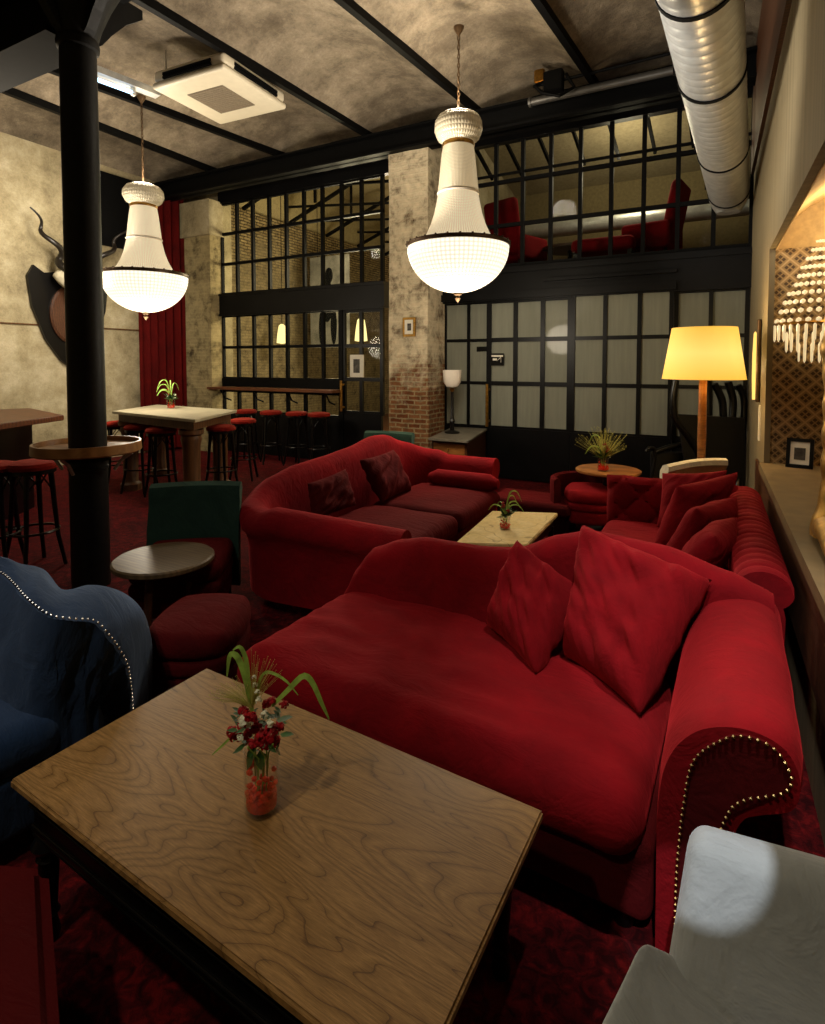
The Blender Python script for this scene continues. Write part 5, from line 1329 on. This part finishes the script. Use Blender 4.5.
for k in range(4):
    q = a_.lerp(b_, k/3); bm2 = B(); tube(bm2, [q, Vector((q.x, q.y, 0))], .02, 8); obj('leg', bm2, M['blackwood'], t)
bm.free()

# ---- cabinet with stone top and white cup lamp
cb0 = ay(430, 437, 6.55); 
zc = .7
P4 = [az(428, 438, zc), az(468, 441, zc), az(490, 427, zc), az(452, 427, zc)]
cc = sum(P4, Vector())/4; cc.z = 0
t = thing('side_cabinet', 'small wooden cabinet with a grey stone top standing at the foot of the brick pillar', 'cabinet', cc)
bm = B(); qprism(bm, [tuple(p) for p in P4], zc-.03, zc, .005); obj('tabletop', bm, M['greystone'], t)
I4 = ins(P4, cc, .08)
bm = B(); qprism(bm, [tuple(p) for p in I4], .08, zc-.03); obj('body', bm, M['wooddark'], t, False)
pA_, pB_ = I4[0], I4[1]; dd_ = (pB_-pA_).normalized(); nn_ = Vector((dd_.y, -dd_.x, 0))
for (s0, s1, z0_, z1_, nm) in ((.06, .94, .50, .64, 'drawer'), (.06, .94, .12, .47, 'door')):
    bm = B(); L1 = (pB_-pA_).length; a = pA_+dd_*L1*s0; b = pA_+dd_*L1*s1
    qprism(bm, [tuple(a+nn_*.012), tuple(b+nn_*.012), tuple(b), tuple(a)], z0_, z1_); o = obj(nm, bm, M['woodlight'], t, False)
    k_ = (a+b)/2+nn_*.03; bm = B(); bmesh.ops.create_icosphere(bm, subdivisions=2, radius=.014, matrix=Matrix.Translation((k_.x, k_.y, (z0_+z1_)/2))); obj('knob', bm, M['brass'], o)
zl = zc
q = az(452, 433, zc); Dl = (q-O).dot(FW)
ztop = ad(450, 370, Dl).z; zbt = ad(450, 388, Dl).z
t = thing('table_lamp', 'unlit lamp with white glass cup on a slender black stand on the small cabinet', 'lamp', q)
rr_ = 9.5*Dl/F_
bm = B(); lathe(bm, [(.02, zbt), (rr_*.6, zbt+.02), (rr_*.9, zbt+.08), (rr_, ztop), (rr_*.95, ztop), (rr_*.8, zbt+.08), (0, zbt+.03)], (q.x, q.y, 0), 28); obj('glass_cup', bm, M['cup'], t)
bm = B(); lathe(bm, [(.012, zbt-.06), (.03, zbt-.03), (.035, zbt), (.0, zbt+.01)], (q.x, q.y, 0), 14); obj('fitting', bm, M['brass'], t)
bm = B(); lathe(bm, [(.1, zc), (.1, zc+.02), (.03, zc+.04), (.025, zc+.12), (.04, zc+.16), (.022, zc+.2), (.02, zbt-.05), (0, zbt-.05)], (q.x, q.y, 0), 16); obj('stand', bm, M['blackwood'], t)

# ============================================================ LIGHTS
W = bpy.data.worlds.new('world'); sc.world = W; W.use_nodes = True
W.node_tree.nodes['Background'].inputs[0].default_value = (1, .8, .55, 1); W.node_tree.nodes['Background'].inputs[1].default_value = .02
# ceiling spotlights over the seating; the fill lamps among them are unseen and added
light('spot_sofa', 'SPOT', (.05, 1.0, 3.6), 260, (1, .92, .86), .03, None, 38, .8, (0.0, 2.15, .6))
light('spot_chair', 'SPOT', (.2, -.9, 3.5), 420, (.88, .92, 1), .012, None, 3.8, .08, (.0, 1.1, .80))
light('spot_chair_arm', 'SPOT', (-.9, -.9, 3.5), 420, (.88, .92, 1), .012, None, 5.5, .08, (.0, .74, .6))
light('spot_arm', 'SPOT', (.1, -.2, 3.6), 270, (1, .92, .88), .02, None, 17, .35, (.05, 2.2, .7))
light('spot_table', 'SPOT', (-1.4, -.6, 3.6), 130, (1, .86, .66), .06, None, 60, .6, (-1.0, 1.2, .4))
light('ceiling_fill', 'SPOT', (-3.0, 4.4, 2.6), 330, (1, .88, .72), .3, None, 150, .6, (-3.2, 4.2, 5))  # no fixture here: upward spot added to light only the ceiling
light('ceiling_fill_left', 'SPOT', (-6.6, 4.2, 2.6), 260, (1, .88, .72), .3, None, 140, .6, (-6.8, 4.0, 5))  # second added upward spot, brightens the left part of the ceiling
light('wall_fill', 'SPOT', (-6.6, 4.6, 3.4), 330, (1, .9, .74), .4, None, 120, .8, (-9.1, 5.0, 2.6))  # unseen spot added to brighten the left plaster wall
light('duct_fill', 'SPOT', (-1.6, 3.0, 2.9), 230, (1, .94, .85), .15, None, 80, .7, (.0, 4.6, 3.7))  # unseen spot added to brighten the silver duct
light('spot_mid', 'SPOT', (-1.2, 2.0, 3.8), 40, (1, .82, .6), .06, None, 50, .5, (-1.5, 4.0, .4))
light('spot_back', 'SPOT', (-.6, 2.6, 3.8), 65, (1, .86, .7), .05, None, 46, .5, (-.3, 4.3, .6))
light('spot_left', 'SPOT', (-2.0, .2, 3.8), 64, (.95, .92, .9), .08, None, 50, .5, (-2.4, 1.7, .5))
light('bar_fill', 'POINT', (-7.0, 3.4, 3.6), 30, (1, .86, .66), .25)
